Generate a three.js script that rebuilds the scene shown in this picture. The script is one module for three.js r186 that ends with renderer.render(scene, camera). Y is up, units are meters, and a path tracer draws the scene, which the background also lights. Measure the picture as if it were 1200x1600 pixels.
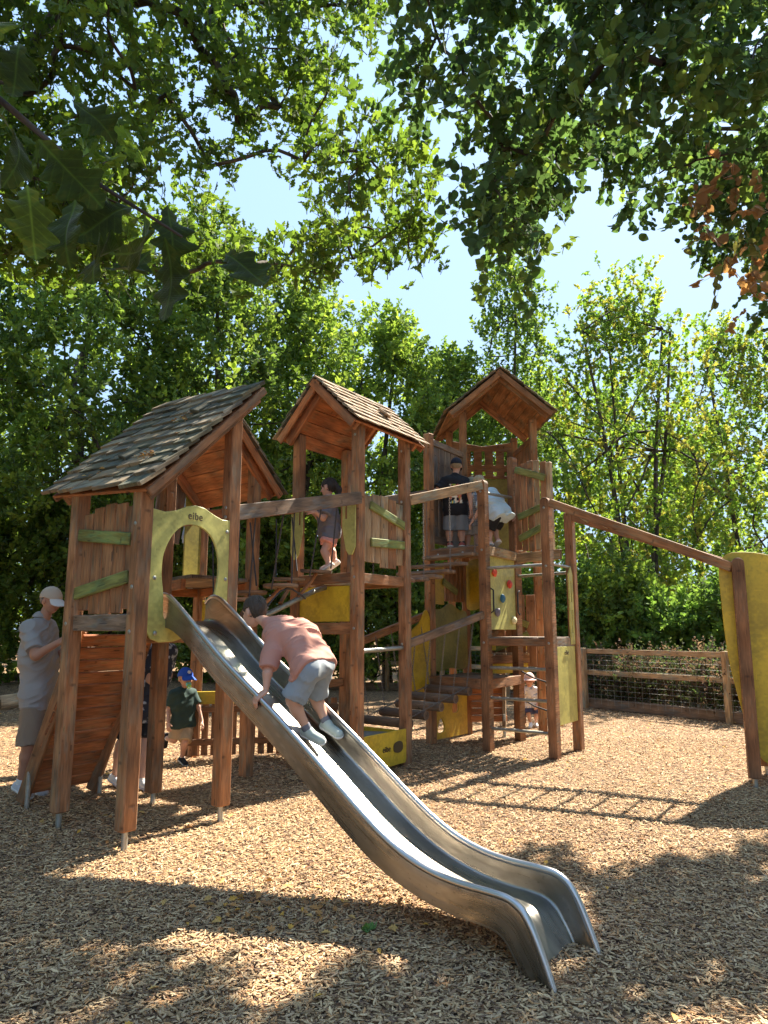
import * as THREE from 'three';
import { mergeGeometries } from 'three/addons/utils/BufferGeometryUtils.js';
import { TextGeometry } from 'three/addons/geometries/TextGeometry.js';
import { FontLoader } from 'three/addons/loaders/FontLoader.js';

// ---------------------------------------------------------------- camera, sky, sun, exposure
const scene = new THREE.Scene();
const camera = new THREE.PerspectiveCamera(71.57, 0.75, 0.05, 400);
camera.position.set(0, 1.45, 0);
camera.lookAt(0, 1.45 + Math.tan(0.16514), -1);
camera.focus = 6; camera.userData.fStop = 16;
const SUN = new THREE.Vector3(0.413, 0.766, -0.492).normalize();
function skyTexture() {
  const W = 512, H = 256, data = new Float32Array(W * H * 4), d = new THREE.Vector3();
  for (let j = 0; j < H; j++) for (let i = 0; i < W; i++) {
    const el = ((j + 0.5) / H - 0.5) * Math.PI, az = ((i + 0.5) / W - 0.5) * 2 * Math.PI;
    d.set(Math.cos(el) * Math.cos(az), Math.sin(el), Math.cos(el) * Math.sin(az));
    const up = Math.max(0, d.y), t = Math.pow(up, 0.6);
    const ang = Math.acos(THREE.MathUtils.clamp(d.dot(SUN), -1, 1));
    const glow = 0.14 * Math.exp(-ang * 2.2) + 0.35 * Math.exp(-ang * 9);
    const k = (j * W + i) * 4;
    data[k] = 0.17 * (1 - t) + 0.098 * t + glow;
    data[k + 1] = 0.235 * (1 - t) + 0.172 * t + glow * 0.97;
    data[k + 2] = 0.305 * (1 - t) + 0.315 * t + glow * 0.9;
    data[k + 3] = 1;
  }
  const tx = new THREE.DataTexture(data, W, H, THREE.RGBAFormat, THREE.FloatType);
  tx.mapping = THREE.EquirectangularReflectionMapping;
  tx.magFilter = THREE.LinearFilter; tx.minFilter = THREE.LinearFilter; tx.needsUpdate = true;
  return tx;
}
const sky = skyTexture();
scene.background = sky; scene.environment = sky;
const sun = new THREE.DirectionalLight(new THREE.Color(1, 0.93, 0.8), 5);
sun.position.copy(SUN).multiplyScalar(40); sun.target.position.set(0, 0, -8);
sun.position.add(sun.target.position);
sun.castShadow = true; sun.shadow.mapSize.set(4096, 4096);
Object.assign(sun.shadow.camera, { left: -22, right: 22, top: 22, bottom: -22, near: 1, far: 110 });
scene.add(sun, sun.target);
const renderer = new THREE.WebGLRenderer({ antialias: true });
renderer.toneMapping = THREE.LinearToneMapping;
renderer.toneMappingExposure = 4.3;
renderer.shadowMap.enabled = true;

// ---------------------------------------------------------------- helpers
function rng(seed) { let a = seed >>> 0; return () => { a = (a + 0x6D2B79F5) | 0; let t = Math.imul(a ^ (a >>> 15), 1 | a); t = (t + Math.imul(t ^ (t >>> 7), 61 | t)) ^ t; return ((t ^ (t >>> 14)) >>> 0) / 4294967296; }; }
const V = (x, y, z) => new THREE.Vector3(x, y, z);
const lerp = (a, b, t) => a + (b - a) * t, clamp = THREE.MathUtils.clamp;
const sstep = (a, b, x) => { const t = clamp((x - a) / (b - a), 0, 1); return t * t * (3 - 2 * t); };
function hash(x, y, s) { let h = Math.imul(x, 374761393) ^ Math.imul(y, 668265263) ^ Math.imul(s, 1274126177); h = Math.imul(h ^ (h >>> 13), 1274126177); return ((h ^ (h >>> 16)) >>> 0) / 4294967296; }
// tiling value noise with px, py cells
function tnoise(x, y, px, py, s) {
  const xi = Math.floor(x), yi = Math.floor(y), fx = x - xi, fy = y - yi, m = (a, n) => ((a % n) + n) % n;
  const u = fx * fx * (3 - 2 * fx), v = fy * fy * (3 - 2 * fy);
  const a = hash(m(xi, px), m(yi, py), s), b = hash(m(xi + 1, px), m(yi, py), s), c = hash(m(xi, px), m(yi + 1, py), s), d = hash(m(xi + 1, px), m(yi + 1, py), s);
  return lerp(lerp(a, b, u), lerp(c, d, u), v);
}
function noise3(x, y, z, s = 1) {
  const zi = Math.floor(z), f = z - zi;
  return lerp(tnoise(x, y, 4096, 4096, s + zi * 31), tnoise(x, y, 4096, 4096, s + zi * 31 + 31), f * f * (3 - 2 * f));
}
function dataTex(W, H, fn, srgb) {
  const d = new Uint8Array(W * H * 4), o = [0, 0, 0];
  for (let j = 0; j < H; j++) for (let i = 0; i < W; i++) { fn(i / W, j / H, o); const k = (j * W + i) * 4; d[k] = clamp(o[0], 0, 1) * 255; d[k + 1] = clamp(o[1], 0, 1) * 255; d[k + 2] = clamp(o[2], 0, 1) * 255; d[k + 3] = 255; }
  return finishTex(d, W, H, srgb);
}
function finishTex(d, W, H, srgb) {
  const t = new THREE.DataTexture(d, W, H); t.wrapS = t.wrapT = THREE.RepeatWrapping; t.magFilter = THREE.LinearFilter; t.minFilter = THREE.LinearMipmapLinearFilter; t.generateMipmaps = true;
  if (srgb) t.colorSpace = THREE.SRGBColorSpace; t.needsUpdate = true; return t;
}
const taken = {};
function numbered(n) { const k = (taken[n] = (taken[n] ?? -1) + 1); return k ? `${n}_${String(k).padStart(3, '0')}` : n; }
function thing(name, label, category, [x, y, z], group) {
  const o = new THREE.Group(); o.name = numbered(name); o.position.set(x, y, z); scene.add(o); o.updateMatrixWorld(true);
  o.userData = { label, category }; if (group) o.userData.group = group; return o;
}
function part(name, parent) { const o = new THREE.Group(); o.name = name; o.position.copy(parent.getWorldPosition(V(0, 0, 0))); o.updateMatrixWorld(true); parent.attach(o); return o; }
function mesh(name, geo, mat, parent) { const m = new THREE.Mesh(geo, mat); m.name = name; m.castShadow = m.receiveShadow = true; if (parent) { m.updateMatrixWorld(true); parent.attach(m); } return m; }
// chamfered box, u (metres) along the longest side
const boxCache = new Map();
function cbox(lx, ly, lz, c = 0.006, uo = 0) {
  const key = [lx, ly, lz, c, uo].map(n => n.toFixed(3)).join();
  if (boxCache.has(key)) return boxCache.get(key);
  const h = [lx / 2, ly / 2, lz / 2]; c = Math.min(c, h[0] * 0.6, h[1] * 0.6, h[2] * 0.6);
  const L = h[0] >= h[1] && h[0] >= h[2] ? 0 : h[1] >= h[2] ? 1 : 2;
  const pos = [], uv = [];
  const vert = (s, ax) => [0, 1, 2].map(k => s[k] * (h[k] - (k === ax ? 0 : c)));
  const push = (pts, ax) => {
    const e1 = [0, 1, 2].map(k => pts[1][k] - pts[0][k]), e2 = [0, 1, 2].map(k => pts[2][k] - pts[0][k]);
    const n = [e1[1] * e2[2] - e1[2] * e2[1], e1[2] * e2[0] - e1[0] * e2[2], e1[0] * e2[1] - e1[1] * e2[0]];
    if (n[0] * pts[0][0] + n[1] * pts[0][1] + n[2] * pts[0][2] < 0) pts = pts.slice().reverse();
    let ua = L, va = [0, 1, 2].find(k => k !== L && k !== ax); if (ax === L) { const r = [0, 1, 2].filter(k => k !== L); ua = r[0]; va = r[1]; }
    const add = p => { pos.push(...p); uv.push(p[ua] * (ax === L ? 0.3 : 1) + uo + ax * 0.37, p[va] + ax * 0.113 + uo * 0.7); };
    for (let k = 1; k + 1 < pts.length; k++) { add(pts[0]); add(pts[k]); add(pts[k + 1]); }
  };
  for (let a = 0; a < 3; a++) for (const s of [-1, 1]) {
    const b = (a + 1) % 3, d = (a + 2) % 3, q = [[-1, -1], [1, -1], [1, 1], [-1, 1]].map(([i, j]) => { const t = []; t[a] = s; t[b] = i; t[d] = j; return vert(t, a); }); push(q, a);
  }
  for (let a = 0; a < 3; a++) for (const i of [-1, 1]) for (const j of [-1, 1]) {
    const b = (a + 1) % 3, d = (a + 2) % 3, t0 = [], t1 = []; t0[a] = -1; t1[a] = 1; t0[b] = t1[b] = i; t0[d] = t1[d] = j;
    push([vert(t0, b), vert(t1, b), vert(t1, d), vert(t0, d)], b);
  }
  for (const i of [-1, 1]) for (const j of [-1, 1]) for (const k of [-1, 1]) { const t = [i, j, k]; push([vert(t, 0), vert(t, 1), vert(t, 2)], 0); }
  const g = new THREE.BufferGeometry(); g.setAttribute('position', new THREE.Float32BufferAttribute(pos, 3)); g.setAttribute('uv', new THREE.Float32BufferAttribute(uv, 2)); g.computeVertexNormals();
  boxCache.set(key, g); return g;
}
const _m = new THREE.Matrix4();
function setBasis(o, X, Y, Z, P) { _m.makeBasis(X, Y, Z); _m.setPosition(P); o.matrix.copy(_m); o.matrix.decompose(o.position, o.quaternion, o.scale); return o; }
// a timber from p to q; w across (horizontal), h upright
const R0 = rng(7);
function beam(name, p, q, w, h, mat, parent, { up = V(0, 1, 0), c = 0.006, off = 0, vary = true } = {}) {
  const X = q.clone().sub(p), len = X.length(); X.normalize();
  const Z = X.clone().cross(up).normalize(), Y = Z.clone().cross(X).normalize();
  const m = new THREE.Mesh(cbox(Math.round(len * 200) / 200, h, w, c, vary ? Math.floor(R0() * 5) * 0.31 : 0), mat); m.name = name; m.castShadow = m.receiveShadow = true;
  setBasis(m, X, Y, Z, p.clone().add(q).multiplyScalar(0.5).addScaledVector(Z, off)); m.updateMatrixWorld(true); parent.attach(m); return m;
}
function tubeGeo(pts, rad, sides = 6, capped = true) {
  const n = pts.length, pos = [], nor = [], uv = [], idx = []; let T = V(0, 0, 0), N = V(0, 0, 0), B = V(0, 0, 0), len = 0;
  const r = k => typeof rad === 'number' ? rad : rad[k];
  for (let k = 0; k < n; k++) {
    T.copy(pts[Math.min(n - 1, k + 1)]).sub(pts[Math.max(0, k - 1)]).normalize();
    if (k === 0) { N.set(Math.abs(T.y) < 0.9 ? 0 : 1, Math.abs(T.y) < 0.9 ? 1 : 0, 0); }
    N.addScaledVector(T, -N.dot(T)).normalize(); B.crossVectors(T, N);
    if (k) len += pts[k].distanceTo(pts[k - 1]);
    for (let s = 0; s <= sides; s++) { const a = s / sides * Math.PI * 2, c = Math.cos(a), d = Math.sin(a); const x = N.x * c + B.x * d, y = N.y * c + B.y * d, z = N.z * c + B.z * d; pos.push(pts[k].x + x * r(k), pts[k].y + y * r(k), pts[k].z + z * r(k)); nor.push(x, y, z); uv.push(len, s / sides * Math.max(0.12, r(k) * 6.283)); }
  }
  for (let k = 0; k + 1 < n; k++) for (let s = 0; s < sides; s++) { const a = k * (sides + 1) + s, b = a + sides + 1; idx.push(a, a + 1, b, b, a + 1, b + 1); }
  if (capped) for (const [k, f] of [[0, -1], [n - 1, 1]]) {
    T.copy(pts[k === 0 ? 0 : n - 1]).sub(pts[k === 0 ? 1 : n - 2]).normalize(); const c0 = pos.length / 3; pos.push(pts[k].x, pts[k].y, pts[k].z); nor.push(T.x, T.y, T.z); uv.push(0, 0);
    for (let s = 0; s <= sides; s++) { const q = (k * (sides + 1) + s) * 3; pos.push(pos[q], pos[q + 1], pos[q + 2]); nor.push(T.x, T.y, T.z); uv.push(0.02 * s, 0.03); }
    for (let s = 0; s < sides; s++) f > 0 ? idx.push(c0, c0 + 1 + s, c0 + 2 + s) : idx.push(c0, c0 + 2 + s, c0 + 1 + s);
  }
  const g = new THREE.BufferGeometry(); g.setAttribute('position', new THREE.Float32BufferAttribute(pos, 3)); g.setAttribute('normal', new THREE.Float32BufferAttribute(nor, 3)); g.setAttribute('uv', new THREE.Float32BufferAttribute(uv, 2)); g.setIndex(idx); return g;
}
function tube(name, pts, rad, mat, parent, sides = 10) { // geometry kept about its first point
  const o = pts[0].clone(), m = new THREE.Mesh(tubeGeo(pts.map(p => p.clone().sub(o)), rad, sides), mat); m.name = name; m.castShadow = m.receiveShadow = true; m.position.copy(o); m.updateMatrixWorld(true); parent.attach(m); return m;
}
// flat plate: shape drawn in (s, height) on the upright plane through [x,z] along unit dir [dx,dz]
function plate(name, shape, [x, z], [dx, dz], thick, mat, parent, off = 0, bevel = 0.004) {
  const g = new THREE.ExtrudeGeometry(shape, { depth: thick - 2 * bevel, bevelEnabled: true, bevelThickness: bevel, bevelSize: bevel, bevelOffset: -bevel, bevelSegments: 1, curveSegments: 10 });
  const m = new THREE.Mesh(g, mat); m.name = name; m.castShadow = m.receiveShadow = true;
  const Z = V(-dz, 0, dx); setBasis(m, V(dx, 0, dz), V(0, 1, 0), Z, V(x, 0, z).addScaledVector(Z, off)); m.updateMatrixWorld(true); parent.attach(m); return m;
}
function poly(pts) { const s = new THREE.Shape(); pts.forEach(([x, y], k) => k ? s.lineTo(x, y) : s.moveTo(x, y)); s.closePath(); return s; }
function splineShape(pts, Cls = THREE.Shape) { const c = new THREE.CatmullRomCurve3(pts.map(p => V(p[0], p[1], 0)), true, 'centripetal').getPoints(pts.length * 6); const s = new Cls(); c.slice(0, -1).forEach((p, k) => k ? s.lineTo(p.x, p.y) : s.moveTo(p.x, p.y)); s.closePath(); return s; }

// ---------------------------------------------------------------- textures and materials
const grain = dataTex(1024, 512, (u, v, o) => {
  const w = tnoise(u * 6, v * 5, 6, 5, 3) * 0.9;
  let s = tnoise(u * 10, (v + w * 0.02) * 90, 10, 90, 5) * 0.5 + tnoise(u * 26, v * 210, 26, 210, 6) * 0.3 + tnoise(u * 4, v * 24, 4, 24, 9) * 0.55;
  s = 0.56 + 0.30 * (s - 0.3);
  const b = tnoise(u * 5, v * 4, 5, 4, 11); s *= 0.86 + 0.28 * b;
  let kn = 0; for (let k = 0; k < 7; k++) { const kx = hash(k, 1, 77), ky = hash(k, 2, 77); let dx = Math.abs(u - kx), dy = Math.abs(v - ky); dx = Math.min(dx, 1 - dx); dy = Math.min(dy, 1 - dy); const r = Math.hypot(dx * 60, dy * 34); if (r < 1) kn = Math.max(kn, 1 - r); }
  const ck = tnoise(u * 7, v * 130, 7, 130, 31) > 0.93 ? 0.62 : 1;
  s = s * ck * (1 - 0.35 * kn);
  const g = tnoise(u * 9, v * 7, 9, 7, 41) - 0.5, gy = sstep(0.5, 0.85, tnoise(u * 3, v * 9, 3, 9, 43) * 0.6 + tnoise(u * 14, v * 60, 14, 60, 44) * 0.4); // greyed, weathered streaks
  o[0] = s * lerp(1.22, 1.12, gy); o[1] = s * lerp(1.18 + 0.10 * g, 1.26, gy); o[2] = s * lerp(1.14 + 0.22 * g, 1.42, gy);
}, true);
const mottle = dataTex(512, 512, (u, v, o) => {
  let s = tnoise(u * 6, v * 6, 6, 6, 1) * 0.5 + tnoise(u * 17, v * 17, 17, 17, 2) * 0.3 + tnoise(u * 60, v * 60, 60, 60, 3) * 0.2;
  let sp = tnoise(u * 120, v * 120, 120, 120, 8) > 0.93 ? 0.86 : 1; if (tnoise(u * 5, v * 90, 5, 90, 15) > 0.955 || tnoise(u * 80, v * 6, 80, 6, 16) > 0.965) sp *= 1.12; const bl = tnoise(u * 9, v * 9, 9, 9, 18) * 0.6 + tnoise(u * 40, v * 40, 40, 40, 19) * 0.4; sp *= 1 - 0.09 * sstep(0.52, 0.75, bl);
  s = (0.82 + 0.26 * (s - 0.3)) * sp; o[0] = s; o[1] = s * 0.995; o[2] = s * 0.96;
}, true);
const brushed = dataTex(256, 1024, (u, v, o) => { const s = 0.5 + 0.3 * (tnoise(u * 200, v * 3, 200, 3, 5) * 0.5 + tnoise(u * 60, v * 6, 60, 6, 6) * 0.5 - 0.5) + 0.22 * (tnoise(u * 8, v * 8, 8, 8, 7) - 0.5); o[0] = o[1] = o[2] = s; }, false);
const barkTex = dataTex(256, 256, (u, v, o) => { let s = 0.45 + 0.5 * (tnoise(u * 8, v * 24, 8, 24, 1) * 0.6 + tnoise(u * 30, v * 60, 30, 60, 2) * 0.4); s *= tnoise(u * 5, v * 30, 5, 30, 4) > 0.7 ? 0.7 : 1; o[0] = s; o[1] = s * 0.97; o[2] = s * 0.93; }, true);
const lin = (r, g, b) => new THREE.Color().setRGB(r, g, b);
function woodMat(r, g, b, rough = 0.82) { return new THREE.MeshStandardMaterial({ color: lin(r, g, b), map: grain, bumpMap: grain, bumpScale: 0.0022, roughness: rough }); }
const WOOD = [woodMat(0.38, 0.185, 0.080), woodMat(0.42, 0.208, 0.094), woodMat(0.335, 0.168, 0.078)];
const GREYWOOD = [woodMat(0.27, 0.19, 0.13), woodMat(0.24, 0.165, 0.115), woodMat(0.31, 0.22, 0.15)];
const ORANGE = [woodMat(0.50, 0.19, 0.07), woodMat(0.46, 0.175, 0.066), woodMat(0.53, 0.21, 0.08)];
const SHINGLE = [woodMat(0.22, 0.175, 0.115, 0.95), woodMat(0.30, 0.24, 0.155, 0.95), woodMat(0.125, 0.115, 0.075, 0.95), woodMat(0.38, 0.29, 0.18, 0.95), woodMat(0.16, 0.15, 0.09, 0.95)];
const TANSHINGLE = [woodMat(0.38, 0.27, 0.17, 0.95), woodMat(0.32, 0.23, 0.145, 0.95), woodMat(0.43, 0.31, 0.20, 0.95)];
const GREENWOOD = [woodMat(0.27, 0.29, 0.085), woodMat(0.24, 0.27, 0.075)];
const PALEWOOD = [woodMat(0.58, 0.41, 0.24), woodMat(0.53, 0.37, 0.21)];
function hpl(r, g, b) { return new THREE.MeshStandardMaterial({ color: lin(r, g, b), map: mottle, roughness: 0.5 }); }
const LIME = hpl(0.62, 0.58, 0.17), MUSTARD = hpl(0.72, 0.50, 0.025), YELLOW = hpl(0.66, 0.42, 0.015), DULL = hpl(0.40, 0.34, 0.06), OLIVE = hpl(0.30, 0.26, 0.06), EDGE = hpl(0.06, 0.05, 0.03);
const STEEL = new THREE.MeshStandardMaterial({ color: lin(0.50, 0.46, 0.43), map: mottle, metalness: 1, roughness: 0.66, roughnessMap: brushed });
const STEELRIM = new THREE.MeshStandardMaterial({ color: lin(0.52, 0.49, 0.465), metalness: 1, roughness: 0.3 });
const GALV = new THREE.MeshStandardMaterial({ color: lin(0.52, 0.52, 0.5), metalness: 0.85, roughness: 0.5, map: mottle });
const BLACK = new THREE.MeshStandardMaterial({ color: lin(0.015, 0.015, 0.016), roughness: 0.5 });
const ROPE = new THREE.MeshStandardMaterial({ color: lin(0.05, 0.048, 0.05), roughness: 0.9 });
const BARK = new THREE.MeshStandardMaterial({ color: lin(0.16, 0.125, 0.095), map: barkTex, bumpMap: barkTex, bumpScale: 0.012, roughness: 0.95 });
const pick = (arr, r) => arr[Math.floor(r() * arr.length) % arr.length];
// ---------------------------------------------------------------- ground
function groundY(x, z) {
  const rise = 0.32 * sstep(-10.5, -16.5, z) * sstep(-1.5, -5, x);
  return rise - 0.045 * Math.exp(-((x - 0.95) ** 2 + (z + 3.15) ** 2) / 0.22) + 0.03 * Math.exp(-((x - 1.15) ** 2 + (z + 2.6) ** 2) / 0.3) + 0.035 * (noise3(x * 0.7 + 40, z * 0.7 + 40, 0.5, 3) - 0.5) + 0.02 * (noise3(x * 2.1 + 40, z * 2.1 + 40, 0.5, 4) - 0.5);
}
const chipTex = (() => {
  const N = 1024, col = new Uint8Array(N * N * 4), bump = new Uint8Array(N * N * 4), r = rng(11);
  for (let k = 0; k < N * N; k++) { col[k * 4] = 58; col[k * 4 + 1] = 43; col[k * 4 + 2] = 30; col[k * 4 + 3] = bump[k * 4 + 3] = 255; }
  for (let n = 0; n < 15000; n++) { // each sliver of bark, 2 m across the tile
    const cx = r() * N, cy = r() * N, a = r() * Math.PI, L = 7 + r() * 15, w = 2 + r() * 4, ca = Math.cos(a), sa = Math.sin(a), z = 60 + n / 15000 * 150 + r() * 40;
    const t = r(), b = 0.55 + 0.5 * r(); let c = t < 0.5 ? [196, 160, 118] : t < 0.75 ? [160, 122, 88] : t < 0.9 ? [214, 184, 142] : [128, 92, 66];
    const R = Math.ceil(L); for (let y = -R; y <= R; y++) for (let x = -R; x <= R; x++) {
      const u = x * ca + y * sa, v = -x * sa + y * ca; if (Math.abs(u) > L * (1 - 0.3 * Math.abs(v) / w) || Math.abs(v) > w) continue;
      const k = ((((cy + y | 0) % N) + N) % N * N + (((cx + x | 0) % N) + N) % N) * 4, g = b * (0.92 + 0.16 * hash(v * 3 | 0, n, 5));
      col[k] = Math.min(255, c[0] * g); col[k + 1] = Math.min(255, c[1] * g); col[k + 2] = Math.min(255, c[2] * g); const zz = z * (1 - 0.15 * Math.abs(v) / w); bump[k] = bump[k + 1] = bump[k + 2] = Math.min(255, zz);
    }
  }
  return [finishTex(col, N, N, true), finishTex(bump, N, N, false)];
})();
{
  const xs = [], zs = []; for (let k = 0; k <= 150; k++) { const t = k / 150 * 2 - 1; xs.push(Math.sign(t) * (Math.abs(t) * 14 + Math.pow(Math.abs(t), 6) * 130)); }
  for (let k = 0; k <= 170; k++) { const t = k / 170; zs.push(6 - t * 26 - Math.pow(t, 7) * 150); }
  const pos = [], uv = [], idx = []; for (const z of zs) for (const x of xs) { pos.push(x, groundY(x, z), z); uv.push(x / 2, z / 2); }
  const n = xs.length; for (let j = 0; j + 1 < zs.length; j++) for (let i = 0; i + 1 < n; i++) { const a = j * n + i; idx.push(a, a + 1, a + n, a + 1, a + n + 1, a + n); }
  const g = new THREE.BufferGeometry(); g.setAttribute('position', new THREE.Float32BufferAttribute(pos, 3)); g.setAttribute('uv', new THREE.Float32BufferAttribute(uv, 2)); g.setIndex(idx); g.computeVertexNormals();
  const m = mesh('ground', g, new THREE.MeshStandardMaterial({ map: chipTex[0], bumpMap: chipTex[1], bumpScale: 0.022, roughness: 0.95, color: lin(0.72, 0.65, 0.55) })); scene.add(m); m.userData = { kind: 'structure' };
}
// ---------------------------------------------------------------- play structure: posts stand where [x, z] says
const at = (p, d, s) => [p[0] + d[0] * s, p[1] + d[1] * s], P3 = (p, y) => V(p[0], y, p[1]);
const unit = (a, b) => { const x = b[0] - a[0], z = b[1] - a[1], l = Math.hypot(x, z); return [x / l, z / l]; };
const dist = (a, b) => Math.hypot(b[0] - a[0], b[1] - a[1]), mid = (a, b, t) => [lerp(a[0], b[0], t), lerp(a[1], b[1], t)];
const A = [-2.43, -5.61], B = [-1.73, -5.03], C = [-1.26, -5.77], D = [-1.955, -6.32];
const E1 = unit(A, B), E2 = [0.575, -0.818], F2 = unit(B, C);
const R = [0.234, -8.05], Q = at(R, E2, -0.88), P = at(Q, E1, -0.9), S = at(P, E2, 0.88);
const T2A = [-1.39, -7.48], T2B = [-2.22, -8.6];
const H1 = [1.263, -8.95], H2 = [1.946, -8.43], H3 = [2.395, -9.08], H4 = [1.806, -9.8];
const K0 = [0.617, -9.59], K1 = [1.197, -10.45], K2 = [2.29, -10.6], K3 = [1.1, -11.6], K4 = [2.2, -11.7], YP = [3.46, -6.94];
const rb = rng(21), ROOFS = [];
function post(parent, p, y0, y1, dir, { size = 0.11, foot = false, round = false, mats = WOOD } = {}) {
  let m; const mat = pick(mats, rb);
  if (round) {
    const s = new THREE.Shape(), r = size / 2; s.moveTo(-r, y0); s.lineTo(r, y0); s.lineTo(r, y1 - r); s.absarc(0, y1 - r, r, 0, Math.PI); s.lineTo(-r, y0);
    m = plate('post', s, p, dir, size, mat, parent, -size / 2, 0.006); const uv = m.geometry.attributes.uv; for (let k = 0; k < uv.count; k++) uv.setXY(k, uv.getY(k), uv.getX(k));
  } else {
    m = new THREE.Mesh(cbox(size, y1 - y0, size, 0.009, Math.floor(rb() * 5) * 0.31), mat); m.name = 'post'; m.position.set(p[0], (y0 + y1) / 2, p[1]); m.rotation.y = Math.atan2(-dir[1], dir[0]); m.updateMatrixWorld(true); parent.attach(m);
  }
  m.castShadow = m.receiveShadow = true;
  if (foot) tube('steel_foot', [V(p[0], -0.1, p[1]), V(p[0], y0 + 0.02, p[1])], 0.022, GALV, m, 10);
  return m;
}
function boards(parent, p0, p1, yb, yt, n, { name = 'board_panel', gap = 0.014, thick = 0.026, mats = WOOD, off = 0, top = () => 0, bot = () => 0, slats = [], slatMats = GREENWOOD, slatOff = 0.03, rails = [] } = {}) {
  const g = part(name, parent), d = unit(p0, p1), L = dist(p0, p1), w = L / n - gap, nrm = [-d[1], d[0]];
  for (let k = 0; k < n; k++) { const c = at(at(p0, d, (k + 0.5) * L / n), nrm, off + (rb() - 0.5) * 0.004), f = (k + 0.5) / n; beam('board', P3(c, yb + bot(f)), P3(c, yt + top(f)), w, thick, pick(mats, rb), g, { up: V(nrm[0], 0, nrm[1]), c: 0.005 }); }
  for (const [s0, y0, s1, y1] of slats) beam('slat', P3(at(at(p0, d, s0), nrm, off + slatOff), y0), P3(at(at(p0, d, s1), nrm, off + slatOff), y1), 0.03, 0.095, pick(slatMats, rb), g, { c: 0.008 });
  for (const [s0, y0, s1, y1] of rails) beam('rail', P3(at(at(p0, d, s0), nrm, off - 0.035), y0), P3(at(at(p0, d, s1), nrm, off - 0.035), y1), 0.035, 0.07, pick(mats, rb), g);
  return g;
}
function deck(parent, a, b, c, d, y, n, mats = GREYWOOD, thick = 0.035, name = 'platform') { // planks run from edge a-b to edge d-c
  const g = part(name, parent), w = dist(a, b) / n - 0.008;
  for (let k = 0; k < n; k++) { const t = (k + 0.5) / n; beam('plank', P3(mid(a, b, t), y - thick / 2), P3(mid(d, c, t), y - thick / 2), w, thick, pick(mats, rb), g, { c: 0.004 }); }
  return g;
}
function roofSlope(roof, O, ridgeDir, upDir, L, run, y0, y1, { tilt = 0, rows, sw = 0.15, mats, under = ORANGE, planks = 7, barge = ORANGE, lumps = [], thick = 0.016, edge = 0.085 }) {
  const X = V(ridgeDir[0], tilt, ridgeDir[1]).normalize(), U = V(upDir[0] * run, y1 - y0, upDir[1] * run), len = U.length(); U.normalize();
  const N = X.clone().cross(U).normalize(); if (N.y < 0) N.negate();
  const o = P3(O, y0), pt = (s, u, n) => o.clone().addScaledVector(X, s).addScaledVector(U, u).addScaledVector(N, n);
  for (let k = 0; k < planks; k++) { const u = (k + 0.5) * len / planks; beam('plank', pt(0, u, -0.03), pt(L, u, -0.03), len / planks - 0.007, 0.024, pick(under, rb), roof, { up: N, c: 0.003 }); }
  for (const s of [0.10, L - 0.10]) beam('rafter', pt(s, 0.03, -0.09), pt(s, len - 0.03, -0.09), 0.05, 0.095, pick(barge, rb), roof, { up: N });
  for (const s of [-0.012, L + 0.012]) beam('barge_board', pt(s, 0, -0.02 - edge / 2), pt(s, len, -0.02 - edge / 2), 0.024, edge, pick(barge, rb), roof, { up: N });
  const step = len / rows;
  for (let k = 0; k < rows; k++) {
    let s = -0.03 - (k % 2) * sw * 0.5 * rb();
    while (s < L + 0.02) {
      const w = sw * (0.75 + 0.5 * rb()), e = Math.min(s + w, L + 0.035); const c = (Math.max(s, -0.035) + e) / 2, ww = e - Math.max(s, -0.035) - 0.005; s += w; if (ww < 0.03) continue;
      const lift = thick * 0.8 + 0.010 * rb(), u0 = k * step - 0.03 - 0.012 * rb(), u1 = Math.min(u0 + step * 1.75, len + 0.01);
      beam('shingle', pt(c, u0, 0.018 + lift), pt(c, u1, 0.004 + lift * 0.35), Math.round(ww * 50) / 50, thick, pick(mats, rb), roof, { up: N, c: 0.003 });
    }
  }
  for (const [s, u, w] of lumps) { beam('loose_shingle', pt(s, u, 0.075), pt(s + 0.03, u + 0.16, 0.05), w, 0.03, mats[2], roof, { up: N.clone().addScaledVector(X, 0.25).normalize() }); beam('loose_shingle', pt(s + 0.02, u + 0.03, 0.04), pt(s + 0.02, u + 0.13, 0.035), w * 0.8, 0.03, mats[0], roof, { up: N }); }
  return { pt, len, N };
}
const SLAT = (p, n) => p; const font = await new FontLoader().loadAsync('fonts/droid/droid_sans_bold.typeface.json');
const INK = new THREE.MeshStandardMaterial({ color: lin(0.07, 0.045, 0.015), roughness: 0.7 });
function lettering(parent, text, p, d, y, size, off, mat = INK) {
  const g = new TextGeometry(text, { font, size, depth: 0.003, curveSegments: 4, bevelEnabled: false }); g.computeBoundingBox(); g.translate(-(g.boundingBox.min.x + g.boundingBox.max.x) / 2, 0, 0);
  const m = new THREE.Mesh(g, mat); m.name = 'lettering'; const Z = V(-d[1], 0, d[0]); setBasis(m, V(d[0], 0, d[1]), V(0, 1, 0), Z, P3(p, y).addScaledVector(Z, off)); m.updateMatrixWorld(true); parent.attach(m); return m;
}
function bolts(parent, list, d, off) { for (const [p, y] of list) { const m = new THREE.Mesh(boltGeo, GALV); m.name = 'bolt'; const Z = V(-d[1], 0, d[0]); setBasis(m, V(d[0], 0, d[1]), V(0, 1, 0), Z, P3(p, y).addScaledVector(Z, off)); m.updateMatrixWorld(true); parent.attach(m); } }
const boltGeo = (() => { const g = new THREE.SphereGeometry(0.017, 8, 5, 0, Math.PI * 2, 0, Math.PI / 2); g.rotateX(Math.PI / 2); g.scale(1, 1, 0.55); return g; })();
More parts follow.
